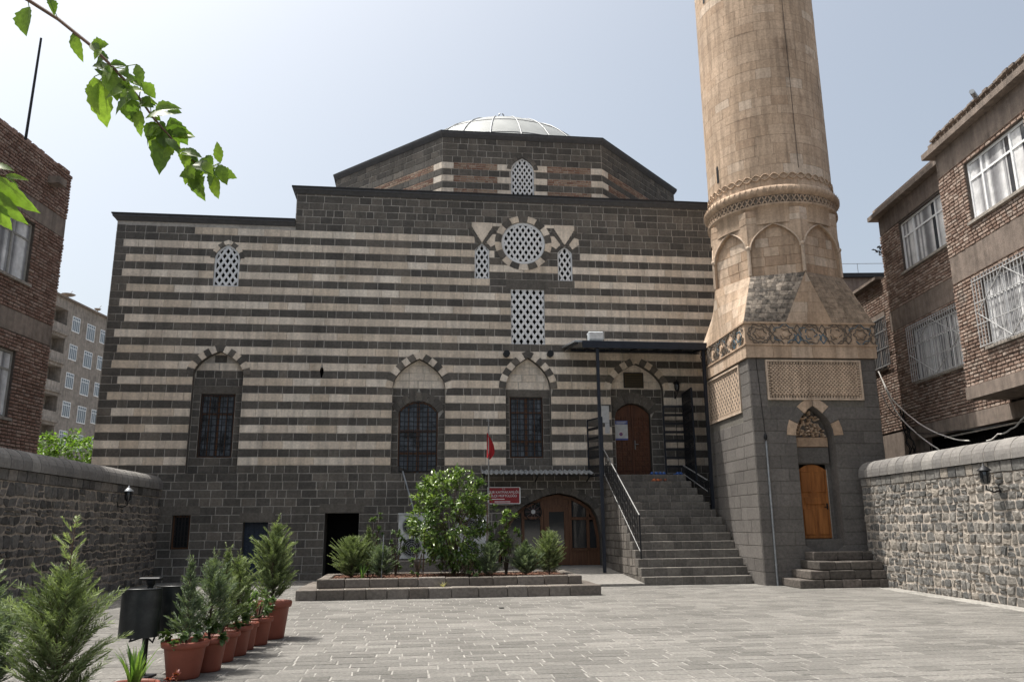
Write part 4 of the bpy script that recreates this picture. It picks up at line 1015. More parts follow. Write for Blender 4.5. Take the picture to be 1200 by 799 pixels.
while z < 26.9:
    h_ = RI(.27, .36); ze = min(z+h_, 27); a = RI(0, .3); end = a+2*PI
    while a < end-.02:
        da = RI(.36, .72)/RS
        if end-a-da < .1: da = end-a
        nseg = max(2, int(da/.07)); r = RS+RI(-.002, .004); g = .0035; tt = min(1, max(0, random.gauss(.40, .14) if random.random() > .05 else .9))
        vs = []; 
        for j in range(nseg+1):
            aa = a+g/RS+(da-2*g/RS)*j/nseg
            vs += [(MC+r*math.cos(aa), MC+r*math.sin(aa), z+g), (MC+r*math.cos(aa), MC+r*math.sin(aa), ze-g)]
        m.add(vs, [(2*j, 2*j+2, 2*j+3, 2*j+1) for j in range(nseg)], 0, tt, False)
        a += da
    z = ze
for zz, a in slits:
    c = Vector((MC+(RS+.0)*math.cos(a), MC+(RS)*math.sin(a), zz)); tx = Vector((-math.sin(a), math.cos(a), 0)); nx = Vector((math.cos(a), math.sin(a), 0))
    m.add([c+tx*-.05+nx*.012+Vector((0, 0, -.28)), c+tx*.05+nx*.012+Vector((0, 0, -.28)), c+tx*.05+nx*.012+Vector((0, 0, .24)), c+nx*.012+Vector((0, 0, .3)), c+tx*-.05+nx*.012+Vector((0, 0, .24))], [(0, 1, 2, 3, 4)], 2)
m.lathe([(RS, 26.4), (RS+.35, 26.8), (RS+.7, 27.1), (RS+.75, 27.2), (RS+.75, 28.1), (RS+.65, 28.1), (RS+.65, 27.25), (1.4, 27.25), (1.4, 29.8), (1.6, 29.9), (0, 33.5)], (MC, MC, 0), 48, 0, .5)
m.tube([(MC+.15, MC-RS-.012, 11.8), (MC+.12, MC-RS-.012, 26)], .007, 4, 2)
m.build('shaft', [LIMM, stone('shaft_mortar', [(.20, .15, .11), (.25, .19, .14)]), METD], mn)
# door of the minaret
d = MB(); n = 8; u0, u1 = 1.31, 2.11
zt = lambda u: 3.15-.16*((u-1.71)/.4)**2
d.prism(MF, [(u0, 1.18), (u1, 1.18)]+[(u1-(u1-u0)*i/n, zt(u1-(u1-u0)*i/n)) for i in range(n+1)], -.42, -.37, 0)
for (a, b, c, e2) in ((.05, .36, .08, .78), (.44, .75, .08, .78), (.1, .7, .88, 1.1), (.05, .36, 1.2, 1.78), (.44, .75, 1.2, 1.78)):
    d.plate(MF, [(u0+a, 1.18+c), (u0+b, 1.18+c), (u0+b, 1.18+e2), (u0+a, 1.18+e2)], -.37, -.345, .025, 0)
dd = d.build('door', WOODO, mn); dd['label'] = 'varnished orange-brown panelled door'
h = MB(); h.tube([MF(2.05, 2.0, -.37), MF(2.05, 2.0, -.31), MF(1.95, 2.0, -.31)], .014, 6); h.fbox(MF, 2.03, 2.075, 1.93, 2.1, -.37, -.355); h.build('handle', METD, dd)
m = MB(); m.fbox(MF, 2.115, 2.14, 1.16, 3.02, -.42, -.36, 0); m.build('door_frame', CONL, mn)
m = MB(); m.tube([MF(.31, .0, .05), MF(.31, 3.75, .05)], .028, 8); 
for z in (.5, 1.5, 2.6): m.tube([MF(.31, z, .05), MF(.31, z+.05, .05)], .036, 8)
m.build('downpipe', ZINC, mn)
m = MB(); m.lathe([(0, -.1), (.04, -.08), (.045, 0), (.02, .08), (0, .1)], MF(.31, 3.88, .04), 8); m.tube([MF(.31, 3.9, .03), MF(.22, 6.0, .02), MF(.2, 6.05, .1)], .007, 4); m.build('lightning_cable', METD, mn)
# steps before the minaret door
ms = thing('minaret_steps', MO, MA, 'worn basalt steps climbing to the small minaret door', 'stairs')
m = MB()
def blk(u0, u1, t0, t1, z0, z1, lmin=.35, lmax=.7):
    u = u0
    while u < u1-.01:
        l = RI(lmin, lmax)
        if u1-u-l < .2: l = u1-u
        m.cbox(u+.005, u+l-.005, -t1+RI(-.01, .01), -t0, z0+.003, z1-RI(0, .012), .02, 0, min(1, random.gauss(.5, .25))); u += l
for (u0, u1, t1, z0, z1) in ((.42, 2.72, 1.16, 0, .21), (.72, 2.70, 1.12, .21, .43), (.98, 2.66, 1.08, .43, .64), (1.12, 3.2, .52, .64, .86)): blk(u0, u1, .01, t1, z0, z1)
m.build('steps', stone('step_basalt', [(.07, .062, .055), (.10, .088, .078), (.15, .13, .115)], bump=1.0, amt=(.6, 1.4), stain=((.2, .18, .16), 2.5, .64)), ms)

# ================================================================== COURTYARD WALLS
def yard_wall(P0, P1, H, label, side, mats, name='courtyard_wall', rows=(.15, .29), rs=1, zj=.06, sj=.06):
    P0 = Vector(P0); P1 = Vector(P1); d = (P1-P0); L = d.length; d.normalize(); n = Vector((d.y, -d.x, 0))*side
    o = tag(thing(name, P0, 0, label, 'wall'))
    def fr(u, z, t): p = d*u+n*t; return (p.x, p.y, z)
    m = MB(); rubble(m, fr, L, H-.2, 0, 1, rows=rows, wid=(.13*rs, .34*rs), zj=zj, sj=sj)
    m.add([fr(0, 0, -.5), fr(L, 0, -.5), fr(L, H+.1, -.5), fr(0, H+.1, -.5)], [(3, 2, 1, 0)], 1, .4)
    m.add([fr(0, 0, -.5), fr(0, 0, 0), fr(0, H, 0), fr(0, H, -.5)], [(0, 1, 2, 3)], 1, .4)
    wall_fill(m, fr, 0, L, H-.2, H+.03, .23, [], 0, (.22, .4), .016, -.02, .03, tj=(.6, .3), jt=.008)
    m.build('rubble_face', mats, o)
    c = MB(); u = 0
    while u < L:
        l = min(RI(.34, .5), L-u); seg = 12; r = RI(.315, .325); pr_ = [(.07, H+.03), (.07, H+.14)]+[(-.25+.32*math.cos(PI*j/seg), H+.14+r*math.sin(PI*j/seg)) for j in range(1, seg)]+[(-.57, H+.14), (-.57, H+.03)]
        A_ = [fr(u+.012, z, t) for t, z in pr_]; B_ = [fr(u+l-.012, z, t) for t, z in pr_]; k = len(pr_)
        c.add(A_+B_, [(i, i+1, k+i+1, k+i) for i in range(k-1)], 0, random.gauss(.5, .25), False); c.add(A_, [tuple(range(k))], 0); c.add(B_, [tuple(range(k-1, -1, -1))], 0)
        pr2 = [(-.25+(t+.25)*.975, H+.03+(z-H-.03)*.975) for t, z in pr_]
        c.add([fr(u-.001, z, t) for t, z in pr2]+[fr(u+l+.001, z, t) for t, z in pr2], [(i, i+1, k+i+1, k+i) for i in range(k-1)], 1, .6, False)
        u += l
    c.build('coping', [COPE, MOR], o); return o, fr
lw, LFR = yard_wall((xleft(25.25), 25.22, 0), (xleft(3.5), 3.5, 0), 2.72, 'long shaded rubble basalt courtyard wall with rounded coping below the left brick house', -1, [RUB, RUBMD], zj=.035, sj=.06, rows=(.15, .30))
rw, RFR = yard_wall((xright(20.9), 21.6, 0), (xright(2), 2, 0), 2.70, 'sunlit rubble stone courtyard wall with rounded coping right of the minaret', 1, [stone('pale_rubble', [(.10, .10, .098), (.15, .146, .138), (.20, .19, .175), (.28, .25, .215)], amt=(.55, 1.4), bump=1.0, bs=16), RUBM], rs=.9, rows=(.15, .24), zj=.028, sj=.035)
lantern(Vector((xright(15.75), 15.75, 2.28)), -PI/2, 'black caged lantern on bracket on the sunlit right courtyard wall')
lantern(Vector((xleft(21.5), 21.5, 2.30)), PI/2, 'small lantern with bright cap on the shaded left courtyard wall', white=True)

# ================================================================== HOUSES
def upvc(parent, fr, u0, u1, z0, z1, mull, transom=None, curtain=True, name='window', t=-.06, mat=None, bars=False, sash=None):
    mat = mat or WHT; w = MB(); f = .055
    for q in (rect_pts(u0, u1, z1-f, z1), rect_pts(u0, u1, z0, z0+f), rect_pts(u0, u0+f, z0+f, z1-f), rect_pts(u1-f, u1, z0+f, z1-f)): w.prism(fr, q, t-.05, t, 0)
    for x in mull: w.prism(fr, rect_pts(u0+(u1-u0)*x-.03, u0+(u1-u0)*x+.03, z0+f, z1-f), t-.045, t+.003, 0)
    if transom: w.prism(fr, rect_pts(u0+f, u1-f, z0+(z1-z0)*transom-.025, z0+(z1-z0)*transom+.025), t-.045, t-.003, 0)
    w.prism(fr, rect_pts(u0-.08, u1+.08, z0-.07, z0-.003), -.05, .09, 1)
    o = w.build(name, [mat, CONL], parent)
    g = MB(); g.sheet(fr, rect_pts(u0, u1, z0, z1), [], t-.03, 0, .3); g.build('pane', GLASSB, o)
    if curtain:
        c = MB(); n = int((u1-u0)/.05); a0 = u0+.05; 
        vs = [fr(a0+(u1-.05-a0)*i/n, z, t-.026+.0035*math.sin(i*1.9)) for z in (z0+.07, z1-.07) for i in range(n+1)]
        for i in range(n):
            if not (i < n*.10 or n*.29 < i < n*.36): c.add([vs[i], vs[i+1], vs[n+2+i], vs[n+1+i]], [(0, 1, 2, 3)], 0, .5+.5*math.sin(i*.9+math.sin(i*.37)*2))  # fold shading painted in as lighter and darker strips
        c.build('curtain', CURT, o)
    if bars:
        b = MB(); n = int((u1-u0+.2)/.12)
        for i in range(n+1): u = u0-.1+(u1-u0+.2)*i/n; b.bar(fr(u, z0-.02, .16), fr(u, z1+.08, .16), .018); b.bar(fr(u, z1+.08, .16), fr(u, z1+.16, .02), .014)
        for z in (z0, z0+(z1-z0)*.33, z0+(z1-z0)*.66, z1): b.bar(fr(u0-.1, z, .17), fr(u1+.1, z, .17), .02)
        uc = (u0+u1)/2; zc = (z0+z1)/2
        for p, q in (((u0, zc), (uc, z1)), ((uc, z1), (u1, zc)), ((u1, zc), (uc, z0)), ((uc, z0), (u0, zc))): b.bar(fr(*p, .18), fr(*q, .18), .022, .012)
        b.build('grille', plain('pale_iron', (.42, .42, .42), .5) if 'pale_iron' not in MATS else MATS['pale_iron'], o)
    return o
GLASSB = NT('house_glass').fin((.05, .055, .065), .08, 0, .7)
def brick_face(m, fr, u0, u1, z0, z1, holes, mat=0, mort=1, pitch=.088):
    m.sheet(fr, [(u0, z0), (u1, z0), (u1, z1), (u0, z1)], holes, 0, mort)
    z = z0
    while z < z1-.02:
        ze = min(z+pitch, z1); off = RI(0, .1); lay(m, fr, z, ze, [(u0-RI(0, .03), u1+RI(0, .03), mat, (.15, .23), .020)], holes, None, 0, -.004, RI(.026, .036), .008, .005); z = ze
    for h in holes: m.reveal(fr, h, .01, -.16, mort, .4)
# right house. fr: u = Y - 8 ... seen from the courtyard (faces -X)
rh = thing('brick_house', (12, 8, 0), 0, 'bare red-brown brick house with white framed windows behind the right wall', 'house')
def RX(x):
    return lambda u, z, t: (x-t, 0+u, z)            # local: origin (12,8)
m = MB(); frm = RX(0); hz = [rect_pts(12.45, 15.21, 9.0, 10.55), rect_pts(12.45, 15.16, 5.62, 7.17)]
FL_ = lambda f: (lambda u, z, t: f(u, z, t))
mainU0, mainU1 = 11.0, 16.45
for (a, b, bits) in ((4.35, 7.42, None), (7.42, 8.05, 'c'), (8.05, 10.62, None), (10.62, 11.2, 'c')):
    if bits: lay(m, frm, a, b, [(mainU0, mainU1, 2, (20, 30), 0)], [], None, 0, -.01, .02)
    else: brick_face(m, frm, mainU0, mainU1, a, b, [h for h in hz if a-.1 < h[0][1] < b])
m.box(-.25, .1, mainU0, mainU1+.25, 11.2, 11.34, 2, .9); m.box(-.12, .2, mainU0, mainU1+.1, 11.34, 11.52, 0, .9)
m.box(.17, 8, 0, mainU1, 4.3, 11.2, 1, .4)
# lower rear part
hz2 = [rect_pts(16.95, 17.95, 6.4, 8.0)]
brick_face(m, frm, mainU1, 20.5, 4.35, 9.25, hz2); m.box(.17, 8, mainU1, 20.5, 4.3, 9.25, 1, .4)
m.box(-.22, 8, mainU1+.26, 20.6, 9.25, 9.34, 2, .9)
m.plate(frm, [(16.7, 8.02), (18.3, 8.02), (18.3, 8.2), (16.7, 8.2)], 0, .05, .01, 2, .5)
# ground floor
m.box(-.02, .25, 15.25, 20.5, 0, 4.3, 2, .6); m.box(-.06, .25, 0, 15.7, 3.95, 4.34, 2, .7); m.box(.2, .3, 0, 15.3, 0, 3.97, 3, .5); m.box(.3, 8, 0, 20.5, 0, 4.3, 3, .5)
for i in range(110): u = .2+i*.138; m.bar((.12, u, 0), (.12, u, 3.72), .02, .02, 3)
m.bar((.02, 9.4, 3.86), (.02, 14.2, 3.86), .05, .04, 4)
# projecting bay
fb_ = RX(-1.0); bz = [rect_pts(7.55, 9.86, 8.52, 10.0), rect_pts(7.62, 9.88, 5.5, 7.05), rect_pts(3.2, 5.9, 8.52, 10.0), rect_pts(3.2, 5.9, 5.5, 7.05)]
for (a, b, bits) in ((4.72, 7.30, None), (7.30, 7.98, 'c'), (7.98, 10.12, None), (10.12, 10.75, 'c')):
    if bits: lay(m, fb_, a, b, [(0, 11, 2, (20, 30), 0)], [], None, 0, -.01, .022)
    else: brick_face(m, fb_, 0, 11, a, b, [h for h in bz if a-.1 < h[0][1] < b])
m.box(-.84, .2, 0, 10.99, 4.70, 10.75, 1, .4); m.box(-1.06, .2, 0, 11.03, 4.42, 4.72, 2, .5)
fe = lambda u, z, t: (-1+u, 11+t, z)
for z in range(70): 
    zz = 4.74+z*.086; lay(m, fe, zz, zz+.086, [(0, 1.0, 0, (.15, .23), .018)], [], None, 0, -.002, .02, .006, .006)
m.box(-1.26, .2, 0, 11.22, 10.75, 10.90, 2, .5); m.box(-1.12, .3, 0, 11.1, 10.9, 11.1, 2, .3)
m.box(-.98, 8, 0, 11.0, 10.75, 10.76, 2, .4)
for i in range(54): m.box(-1.20+RI(-.03, .02), -.9, .1+i*.2, .27+i*.2, 11.09, 11.13+RI(0, .03), 2)
m.build('brick_wall', [BRK, BRKM, CON, BLACK, CONL], rh)
for (fr, h, b, mu) in ((frm, hz[0], False, (.28, .74)), (frm, hz[1], True, (.3, .7)), (fb_, bz[0], False, (.28, .76)), (fb_, bz[1], True, (.3, .7)), (fb_, bz[2], False, (.33, .67)), (fb_, bz[3], True, (.33, .67))):
    us = [p[0] for p in h]; zs = [p[1] for p in h]; upvc(rh, fr, min(us), max(us), min(zs), max(zs), mu, .70 if not b else .72, 1, bars=b)
us = [p[0] for p in hz2[0]]; w_ = upvc(rh, frm, 16.95, 17.95, 6.4, 8.0, (.5,), None, False, mat=CON); 
m = MB()
for i in range(15): u = 16.6+i*.118; m.bar(frm(u, 6.42, .1), frm(u, 8.0, .1), .022)
for z in (6.44, 7.0, 7.55, 7.98): m.bar(frm(16.55, z, .115), frm(18.3, z, .115), .028)
m.build('grille', plain('grey_iron', (.22, .22, .22)), w_)
m = MB(); m.tube([(-1.35, 8.6, 11.22), (-.7, 9.3, 11.24)], .06, 8); m.build('roof_pipe', ZINC, rh)
# cables on the right house
for i, (pts, lb, mt) in enumerate((([(24.86, 6.25), (24.15, 5.23), (22.78, 4.35), (21.51, 3.84), (20.34, 3.58)], 'upper white cable drooping from the barred side window over the right wall', CABLE),
      ([(24.79, 6.15), (24.06, 4.9), (23.26, 4.26), (21.85, 3.50)], 'lower white cable drooping from the barred side window to the coping', CABLE),
      ([(24.84, 5.59), (24.39, 4.95), (23.53, 4.44), (23.0, 4.08), (20.86, 3.9), (18.65, 3.82)], 'thin dark cable running along the beam under the brick house', METD),
      ([(19.6, 3.5), (19.11, 3.61), (18.59, 3.67), (18.17, 3.82), (17.7, 4.1), (17.0, 4.5)], 'short white cable rising under the projecting bay', CABLE))):
    m = MB(); P = []
    for (a, b), (c, d_) in zip(pts, pts[1:]):
        for k in range(5): f = k/5; P.append((11.62, a+(c-a)*f, b+(d_-b)*f-.04*math.sin(f*PI)))
    P.append((11.62, *pts[-1])); m.tube(P, .02 if mt is CABLE else .014, 6); tag(m.build('cable', mt), lb, 'cable', None)
# tangle of wires on the column
m = MB()
for k in range(5):
    P = []; y0, z0 = 23.9+RI(-.2, .2), 4.9
    for j in range(9): P.append((11.72+RI(-.03, .03), y0-j*.06+RI(-.12, .12), z0-j*.17+RI(-.03, .03)))
    m.tube(P, .016, 5)
tag(m.build('wire_bundle', METD), 'tangled dark wires hanging down the concrete column of the right house', 'wires')

# left house (faces +X)
lh = thing('brick_house', (-12.6, 6, 0), 0, 'dark red brick house behind the shaded left courtyard wall', 'house')
lf = lambda u, z, t: (t, u, z)       # u = Y-6
U1 = 15.15; lz = [rect_pts(11.3, 13.8, 7.80, 9.42), rect_pts(11.5, 13.72, 4.3, 5.98), rect_pts(5.5, 8, 7.8, 9.42), rect_pts(5.5, 8, 4.3, 5.98)]
m = MB()
for (a, b, c_) in ((0, 6.45, 0), (6.45, 7.0, 1), (7.0, 9.55, 0), (9.55, 10.1, 1), (10.1, 11.35, 0)):
    if c_: lay(m, lf, a, b, [(0, U1, 2, (30, 40), 0)], [], None, 0, -.01, .015)
    elif a == 0: m.sheet(lf, [(0, 0), (U1, 0), (U1, 3), (0, 3)], [], 0, 1); brick_face(m, lf, 0, U1, 3, b, [h for h in lz if a < h[0][1] < b])
    else: brick_face(m, lf, 0, U1, a, b, [h for h in lz if a < h[0][1] < b])
m.box(-9, -.17, 0, U1-.01, 0, 11.3, 1, .4)
m.box(-9, .03, 0, U1+.03, 11.35, 11.43, 0, .5)
for i in range(75): m.box(-.2, .04+RI(-.03, .03), i*.2, i*.2+.18, 11.42, 11.47+RI(0, .05), 0)
le = lambda u, z, t: (-u, U1+t, z)
for z in range(98): zz = 2.9+z*.086; lay(m, le, zz, zz+.086, [(0, 1.2, 0, (.15, .23), .018)], [], None, 0, -.02, .012, .006, .008)
m.box(-8.9, -.3, U1-.1, U1-.02, 0, 11.3, 1, .4)
m.build('brick_wall', [BRKR, BRKM, CON], lh)
IRW = plain('grey_window_frame', (.28, .27, .25), .6)
for h in lz: us = [p[0] for p in h]; zs = [p[1] for p in h]; upvc(lh, lf, min(us), max(us), min(zs), max(zs), (.35, .7), .72, 1, mat=IRW)
m = MB(); m.box(.02, .35, U1-1.1, U1-.75, 10.75, 10.95); m.build('spout', CON, lh)['label'] = 'small concrete roof spout'
m = MB(); m.tube([(-12.4, 18.65, 11.3), (-12.3, 18.55, 14.15)], .035, 6, r1=.028); tag(m.build('antenna_pole', METD), 'bare dark pole rising from the left brick house roof', 'pole')

# apartment block far left, plane x=-50
AM = thing('apartment_building', (-50, 90, 0), R_(90-1.7), 'tall grey-brown apartment block with rows of white windows beyond the left house', 'building')
m = MB(); AF = lambda u, z, t: (u, -t, z)
U0a, U1a = -16, 14.5; holes = []; wins = []
for r in range(8):
    zt = 25.4-3.25*r
    if zt < 3: break
    for c, uu in enumerate((-1.5, 1.6, 4.4, 7.6, 10.8)):
        w2 = .75 if c % 3 != 1 else .85; wins.append((uu-w2, uu+w2, zt-1.75-(.3 if c % 3 == 1 else 0), zt-(.1 if c % 3 else 0)))
    holes.append(rect_pts(-6.6, -3.2, zt-2.3, zt+.35)); holes.append(rect_pts(-14, -10.6, zt-2.3, zt+.35))
m.sheet(AF, [(U0a, 0), (U1a, 0), (U1a, 26.9), (U0a, 26.9)], holes, 0, 0, .5)
for h in holes:
    m.reveal(AF, h, 0, -1.4, 0, .8); us = [p[0] for p in h]; zs = [p[1] for p in h]; a, b = min(us), max(us); z = min(zs)
    m.fbox(AF, a-.2, b+.2, z-.3, z-.02, -.1, .25, 0, .3); m.fbox(AF, a, b, z, z+.9, .0, .06, 2 if random.random() < .5 else 0, .9); m.sheet(AF, h, [], -1.4, 2, .5)
m.box(U0a, U1a, .01, 16, 0, 26.85, 0, .5) if False else None
m.add([(U0a, 16, 0), (U1a, 16, 0), (U1a, 16, 26.9), (U0a, 16, 26.9)], [(3, 2, 1, 0)], 0); m.add([(U0a, 0, 0), (U0a, 16, 0), (U0a, 16, 26.9), (U0a, 0, 26.9)], [(0, 3, 2, 1)], 0); m.add([(U1a, 0, 0), (U1a, 16, 0), (U1a, 16, 26.9), (U1a, 0, 26.9)], [(0, 1, 2, 3)], 0)
m.add([(U0a, 0, 26.9), (U1a, 0, 26.9), (U1a, 16, 26.9), (U0a, 16, 26.9)], [(0, 1, 2, 3)], 1); m.box(U0a-.3, U1a+.3, -.3, .1, 26.9, 27.1, 1, .5)
m.build('wall', [APT, CON, CONL], AM)
for (a, b, c, d_) in wins:
    w = MB(); w.fbox(AF, a, b, c, d_, 0, .06, 0)
    nb = 4
    for i in range(nb): w.fbox(AF, a+.08+(b-a-.1)*i/nb, a+(b-a-.1)*(i+1)/nb, c+.1, d_-.45, .06, .07, 1); w.fbox(AF, a+.08+(b-a-.1)*i/nb, a+(b-a-.1)*(i+1)/nb, d_-.38, d_-.08, .06, .07, 1)
    w.build('window', [WHT, plain('pale_glass', (.16, .19, .22), .15) if 'pale_glass' not in MATS else MATS['pale_glass']], AM)
for u, r in ((-2.6, .75), (3.6, .4)):
    m = MB(); m.lathe([(0, 0), (r*.6, .08), (r, .25)], (u, .6, 27.6), 14); m.tube([(u, .6, 27.0), (u, .6, 27.7)], .05, 6); m.tube([(u, .6, 27.7), (u+.2, .3, 28.3)], .03, 4)
    o = m.build('satellite_dish', CONL, AM)
# building and roof behind the minaret
bh = thing('distant_house', (18, 44, 0), 0, 'plain concrete rooftop of a house visible between the minaret and right brick house', 'house')
m = MB(); m.box(0, 16, 0, 10, 0, 15.55, 0, .6); m.box(0, 16, -.2, 0, 15.35, 15.6, 1, .5); m.box(.2, 3.4, -.8, -.21, 10, 14.0, 2, .5); m.build('wall', [CON, CORNT, plain('red_brown_paint', (.16, .045, .035), .7)], bh)
m = MB()
for i in range(9): m.bar((.2+i*1.9, .1, 15.6), (.2+i*1.9, .1, 16.25), .025)
m.bar((.2, .1, 16.25), (15.4, .1, 16.25), .025); m.build('roof_railing', ZINC, bh)

# ================================================================== VEGETATION
def leaf(mb, p, d, n, L, Wd, m=0, tone=None, fold=.25, curl=.15, shape=None):
    d = d.normalized(); s_ = d.cross(n)
    if s_.length < 1e-4: s_ = d.cross(Vector((1, .3, 0)))
    s_.normalize(); n = s_.cross(d).normalized()
    if tone is None: tone = random.random()
    prof = shape or ((0, 0), (.18, .62), (.42, 1.0), (.72, .66), (1, 0))
    mid = [p+d*L*f-n*curl*L*f*f for f, _ in prof]
    vs = list(mid)+[mid[i]+s_*Wd/2*prof[i][1]+n*fold*Wd/2*prof[i][1] for i in range(1, len(prof)-1)]+[mid[i]-s_*Wd/2*prof[i][1]+n*fold*Wd/2*prof[i][1] for i in range(1, len(prof)-1)]
    k = len(prof); a = k; b = k+k-2; fs = [(0, a, 1), (0, 1, b)]
    for i in range(1, k-2): fs += [(i, a+i-1, a+i, i+1), (i, i+1, b+i, b+i-1)]
    fs += [(k-2, a+k-3, k-1), (k-2, k-1, b+k-3)]
    mb.add(vs, fs, m, tone, True)
def rdir(up=0): 
    v = Vector((random.gauss(0, 1), random.gauss(0, 1), random.gauss(0, 1)+up)); return v.normalized()
def conifer_mesh(H, Rm, nb, sprig=.055, top=1.0, base=.12, wid=.007, seed=1, shape='cone', lean=0, up=(.25, .85), tiers=0, spire=0):
    random.seed(seed); f_ = MB(); tk = MB(); tk.tube([(0, 0, -.05), (lean*.02, 0, H*.5), (lean*.05, 0, H*.98)], .014*H+.003, 6, r1=.003)
    def prof(h):
        if shape == 'cone': return Rm*(1-((h-.28)/.72)**1.15 if h > .28 else .75+.25*h/.28)
        if shape == 'round': return Rm*math.sqrt(max(.015, 1-(abs(h-.40)/(.62 if h > .4 else .52))**2.1))
        return Rm*((1-((h-.22)/.78)) if h > .22 else .9)
    if spire:                   # open upper sprays above a rounded body
        tk.tube([(0, 0, H*.8), (.01, 0, spire)], .006, 5, r1=.002)
        for i in range(15):
            z_ = H*.72+(spire-H*.72)*(i/14)**.9; a = i*2.4+RI(-.5, .5); ua = RI(.5, .95); L = RI(.15, .30)*(1.15-i/22)
            d = Vector((math.cos(a)*math.cos(ua), math.sin(a)*math.cos(ua), math.sin(ua))); o = Vector((0, 0, z_)); side = d.cross(Vector((0, 0, 1))).normalized(); tk.tube([o, o+d*L], .003, 3, r1=.001, caps=False)
            for k in range(int(L/.013)):
                p = o+d*L*(.15+.85*k/(L/.013)); f = k/(L/.013)
                for sg in (-1, 1):
                    dd = (d+side*sg*.7+rdir()*.2).normalized(); q = p+dd*.055*(1.2-.7*f)*RI(.7, 1.2); ss = dd.cross(rdir()).normalized()*wid*.55; f_.add([p-ss*.5, (p+q)/2-ss, q, (p+q)/2+ss, p+ss*.5], [(0, 1, 2, 3, 4)], 0, RI(.5, 1), True)
    for i in range(9):          # wispy leader above the crown
        a = RI(0, 2*PI); z_ = H*RI(.82, 1.0); d = Vector((math.cos(a)*.35, math.sin(a)*.35, 1)).normalized(); o = Vector((0, 0, z_)); L = H*RI(.08, .17); tk.tube([o, o+d*L], .003, 3, r1=.001, caps=False)
        for k in range(int(L/.016)):
            p = o+d*L*k/(L/.016); dd = (d*.8+rdir()*.8).normalized(); q = p+dd*sprig*.7; ss = dd.cross(rdir()).normalized()*wid*.5; f_.add([p-ss*.5, (p+q)/2-ss, q, (p+q)/2+ss, p+ss*.5], [(0, 1, 2, 3, 4)], 0, RI(.4, 1), True)
    for i in range(nb):
        h = base*.6+(1-base*.6)*(i/nb)**.92
        if tiers: h = (math.floor(h*tiers)+min(1, max(0, random.gauss(.5, .27))))/tiers
        h = min(h, 1.0)
        rr = max(prof(h), .07*Rm)*(RI(.55, 1.1) if random.random() < .8 else RI(1.0, 1.4)); a = RI(0, 2*PI); ua = RI(*up)+h*h*.55
        oz = max(.01, h*H-rr*math.tan(min(ua, 1.2))*.5)
        o = Vector((0, 0, min(oz, H*.97))); d = Vector((math.cos(a)*math.cos(ua), math.sin(a)*math.cos(ua), math.sin(ua))); L = min(rr/math.cos(min(ua, 1.25)), rr*1.5)
        tk.tube([o, o+d*L*.75], .003*H, 3, r1=.0012, caps=False)
        n = max(4, int(L/.021)); side = d.cross(Vector((0, 0, 1))).normalized(); pn = side.cross(d)
        rot = RI(-.7, .7); side = side*math.cos(rot)+pn*math.sin(rot); tb = min(1, max(0, random.gauss(.42, .22)))
        st = .30
        for k in range(n):
            f = st+(1-st)*k/n; p = o+d*L*f+Vector((0, 0, -.05*L*f*f)); sl = sprig*(1.3-f*.75)*RI(.7, 1.3)
            for sg in (-1, 1):
                dd = (d*.8+side*sg*.75+rdir()*.22).normalized(); w = wid*RI(.8, 1.3); q = p+dd*sl; nn = rdir(); ss = dd.cross(nn).normalized()*w/2; mid = p+dd*sl*.5
                tn = min(1, max(0, tb+random.gauss(0, .12)+.3*(f-.65)))
                f_.add([p-ss*.5, mid-ss, q, mid+ss, p+ss*.5], [(0, 1, 2, 3, 4)], 0, tn, True)
                for z_ in (.35, .65):
                    dd2 = (dd*.6+d*.8*(1 if z_ > .5 else .3)+side*sg*.5*(0 if z_ > .5 else 1)+rdir()*.3).normalized(); m0 = p+dd*sl*z_; q2 = m0+dd2*sl*.45; ss2 = ss*.8; f_.add([m0-ss2, q2, m0+ss2], [(0, 1, 2)], 0, min(1, tn+.1), True)
    return f_, tk
def conifer(loc, label, H, Rm, nb, group, mat=None, rz=0, **k):
    f_, tk = conifer_mesh(H, Rm, nb, **k); o = thing('conifer', loc, rz, label, 'conifer', group)
    f_.build('foliage', mat or L_CON, o); tk.build('trunk', TRUNK, o); return o
def bush_mesh(H, rx, ry, n, ll, lw, seed, cz=.55, holes=.0, low=0.1, top=.35):
    random.seed(seed); f_ = MB(); tk = MB()
    stems = []
    for i in range(7):
        a = 2*PI*i/7+RI(-.3, .3); P = [Vector((0, 0, -.05)), Vector((rx*.2*math.cos(a), ry*.2*math.sin(a), H*.3)), Vector((rx*.5*math.cos(a), ry*.5*math.sin(a), H*RI(.5, .85)))]; tk.tube(P, .02, 5, r1=.006)
    cl = []
    lob = [(rdir(), RI(.85, 1.28)) for _ in range(9)]
    for i in range(int(n/22)+4):
        v = rdir(.3); r = RI(.5, 1)**.5*max((k_ for l_, k_ in lob if l_.dot(v) > .72), default=.82); c = Vector((v.x*rx*r, v.y*ry*r, H*cz+v.z*H*(1-cz if v.z > 0 else cz-low)*r)); cl.append((c, RI(0, 1)))
    for c, tb in cl:
        base = Vector((c.x*.35, c.y*.35, c.z-H*.18)); tk.tube([base, c], .006, 4, r1=.003, caps=False)
        for k in range(22):
            p = c+rdir()*RI(0, .16)*min(rx, H)*1.1; out = Vector((p.x, p.y, (p.z-H*.4)*.8)).normalized(); d = (out*.8+rdir()*.9).normalized(); nn = (Vector((0, 0, 1))*1.0+out*.4+rdir()*.6)
            leaf(f_, p, d, nn, ll*RI(.6, 1.2), lw*RI(.7, 1.15), 0, min(1, max(0, tb*.55+RI(0, .5))), curl=RI(.1, .45))
    return f_, tk
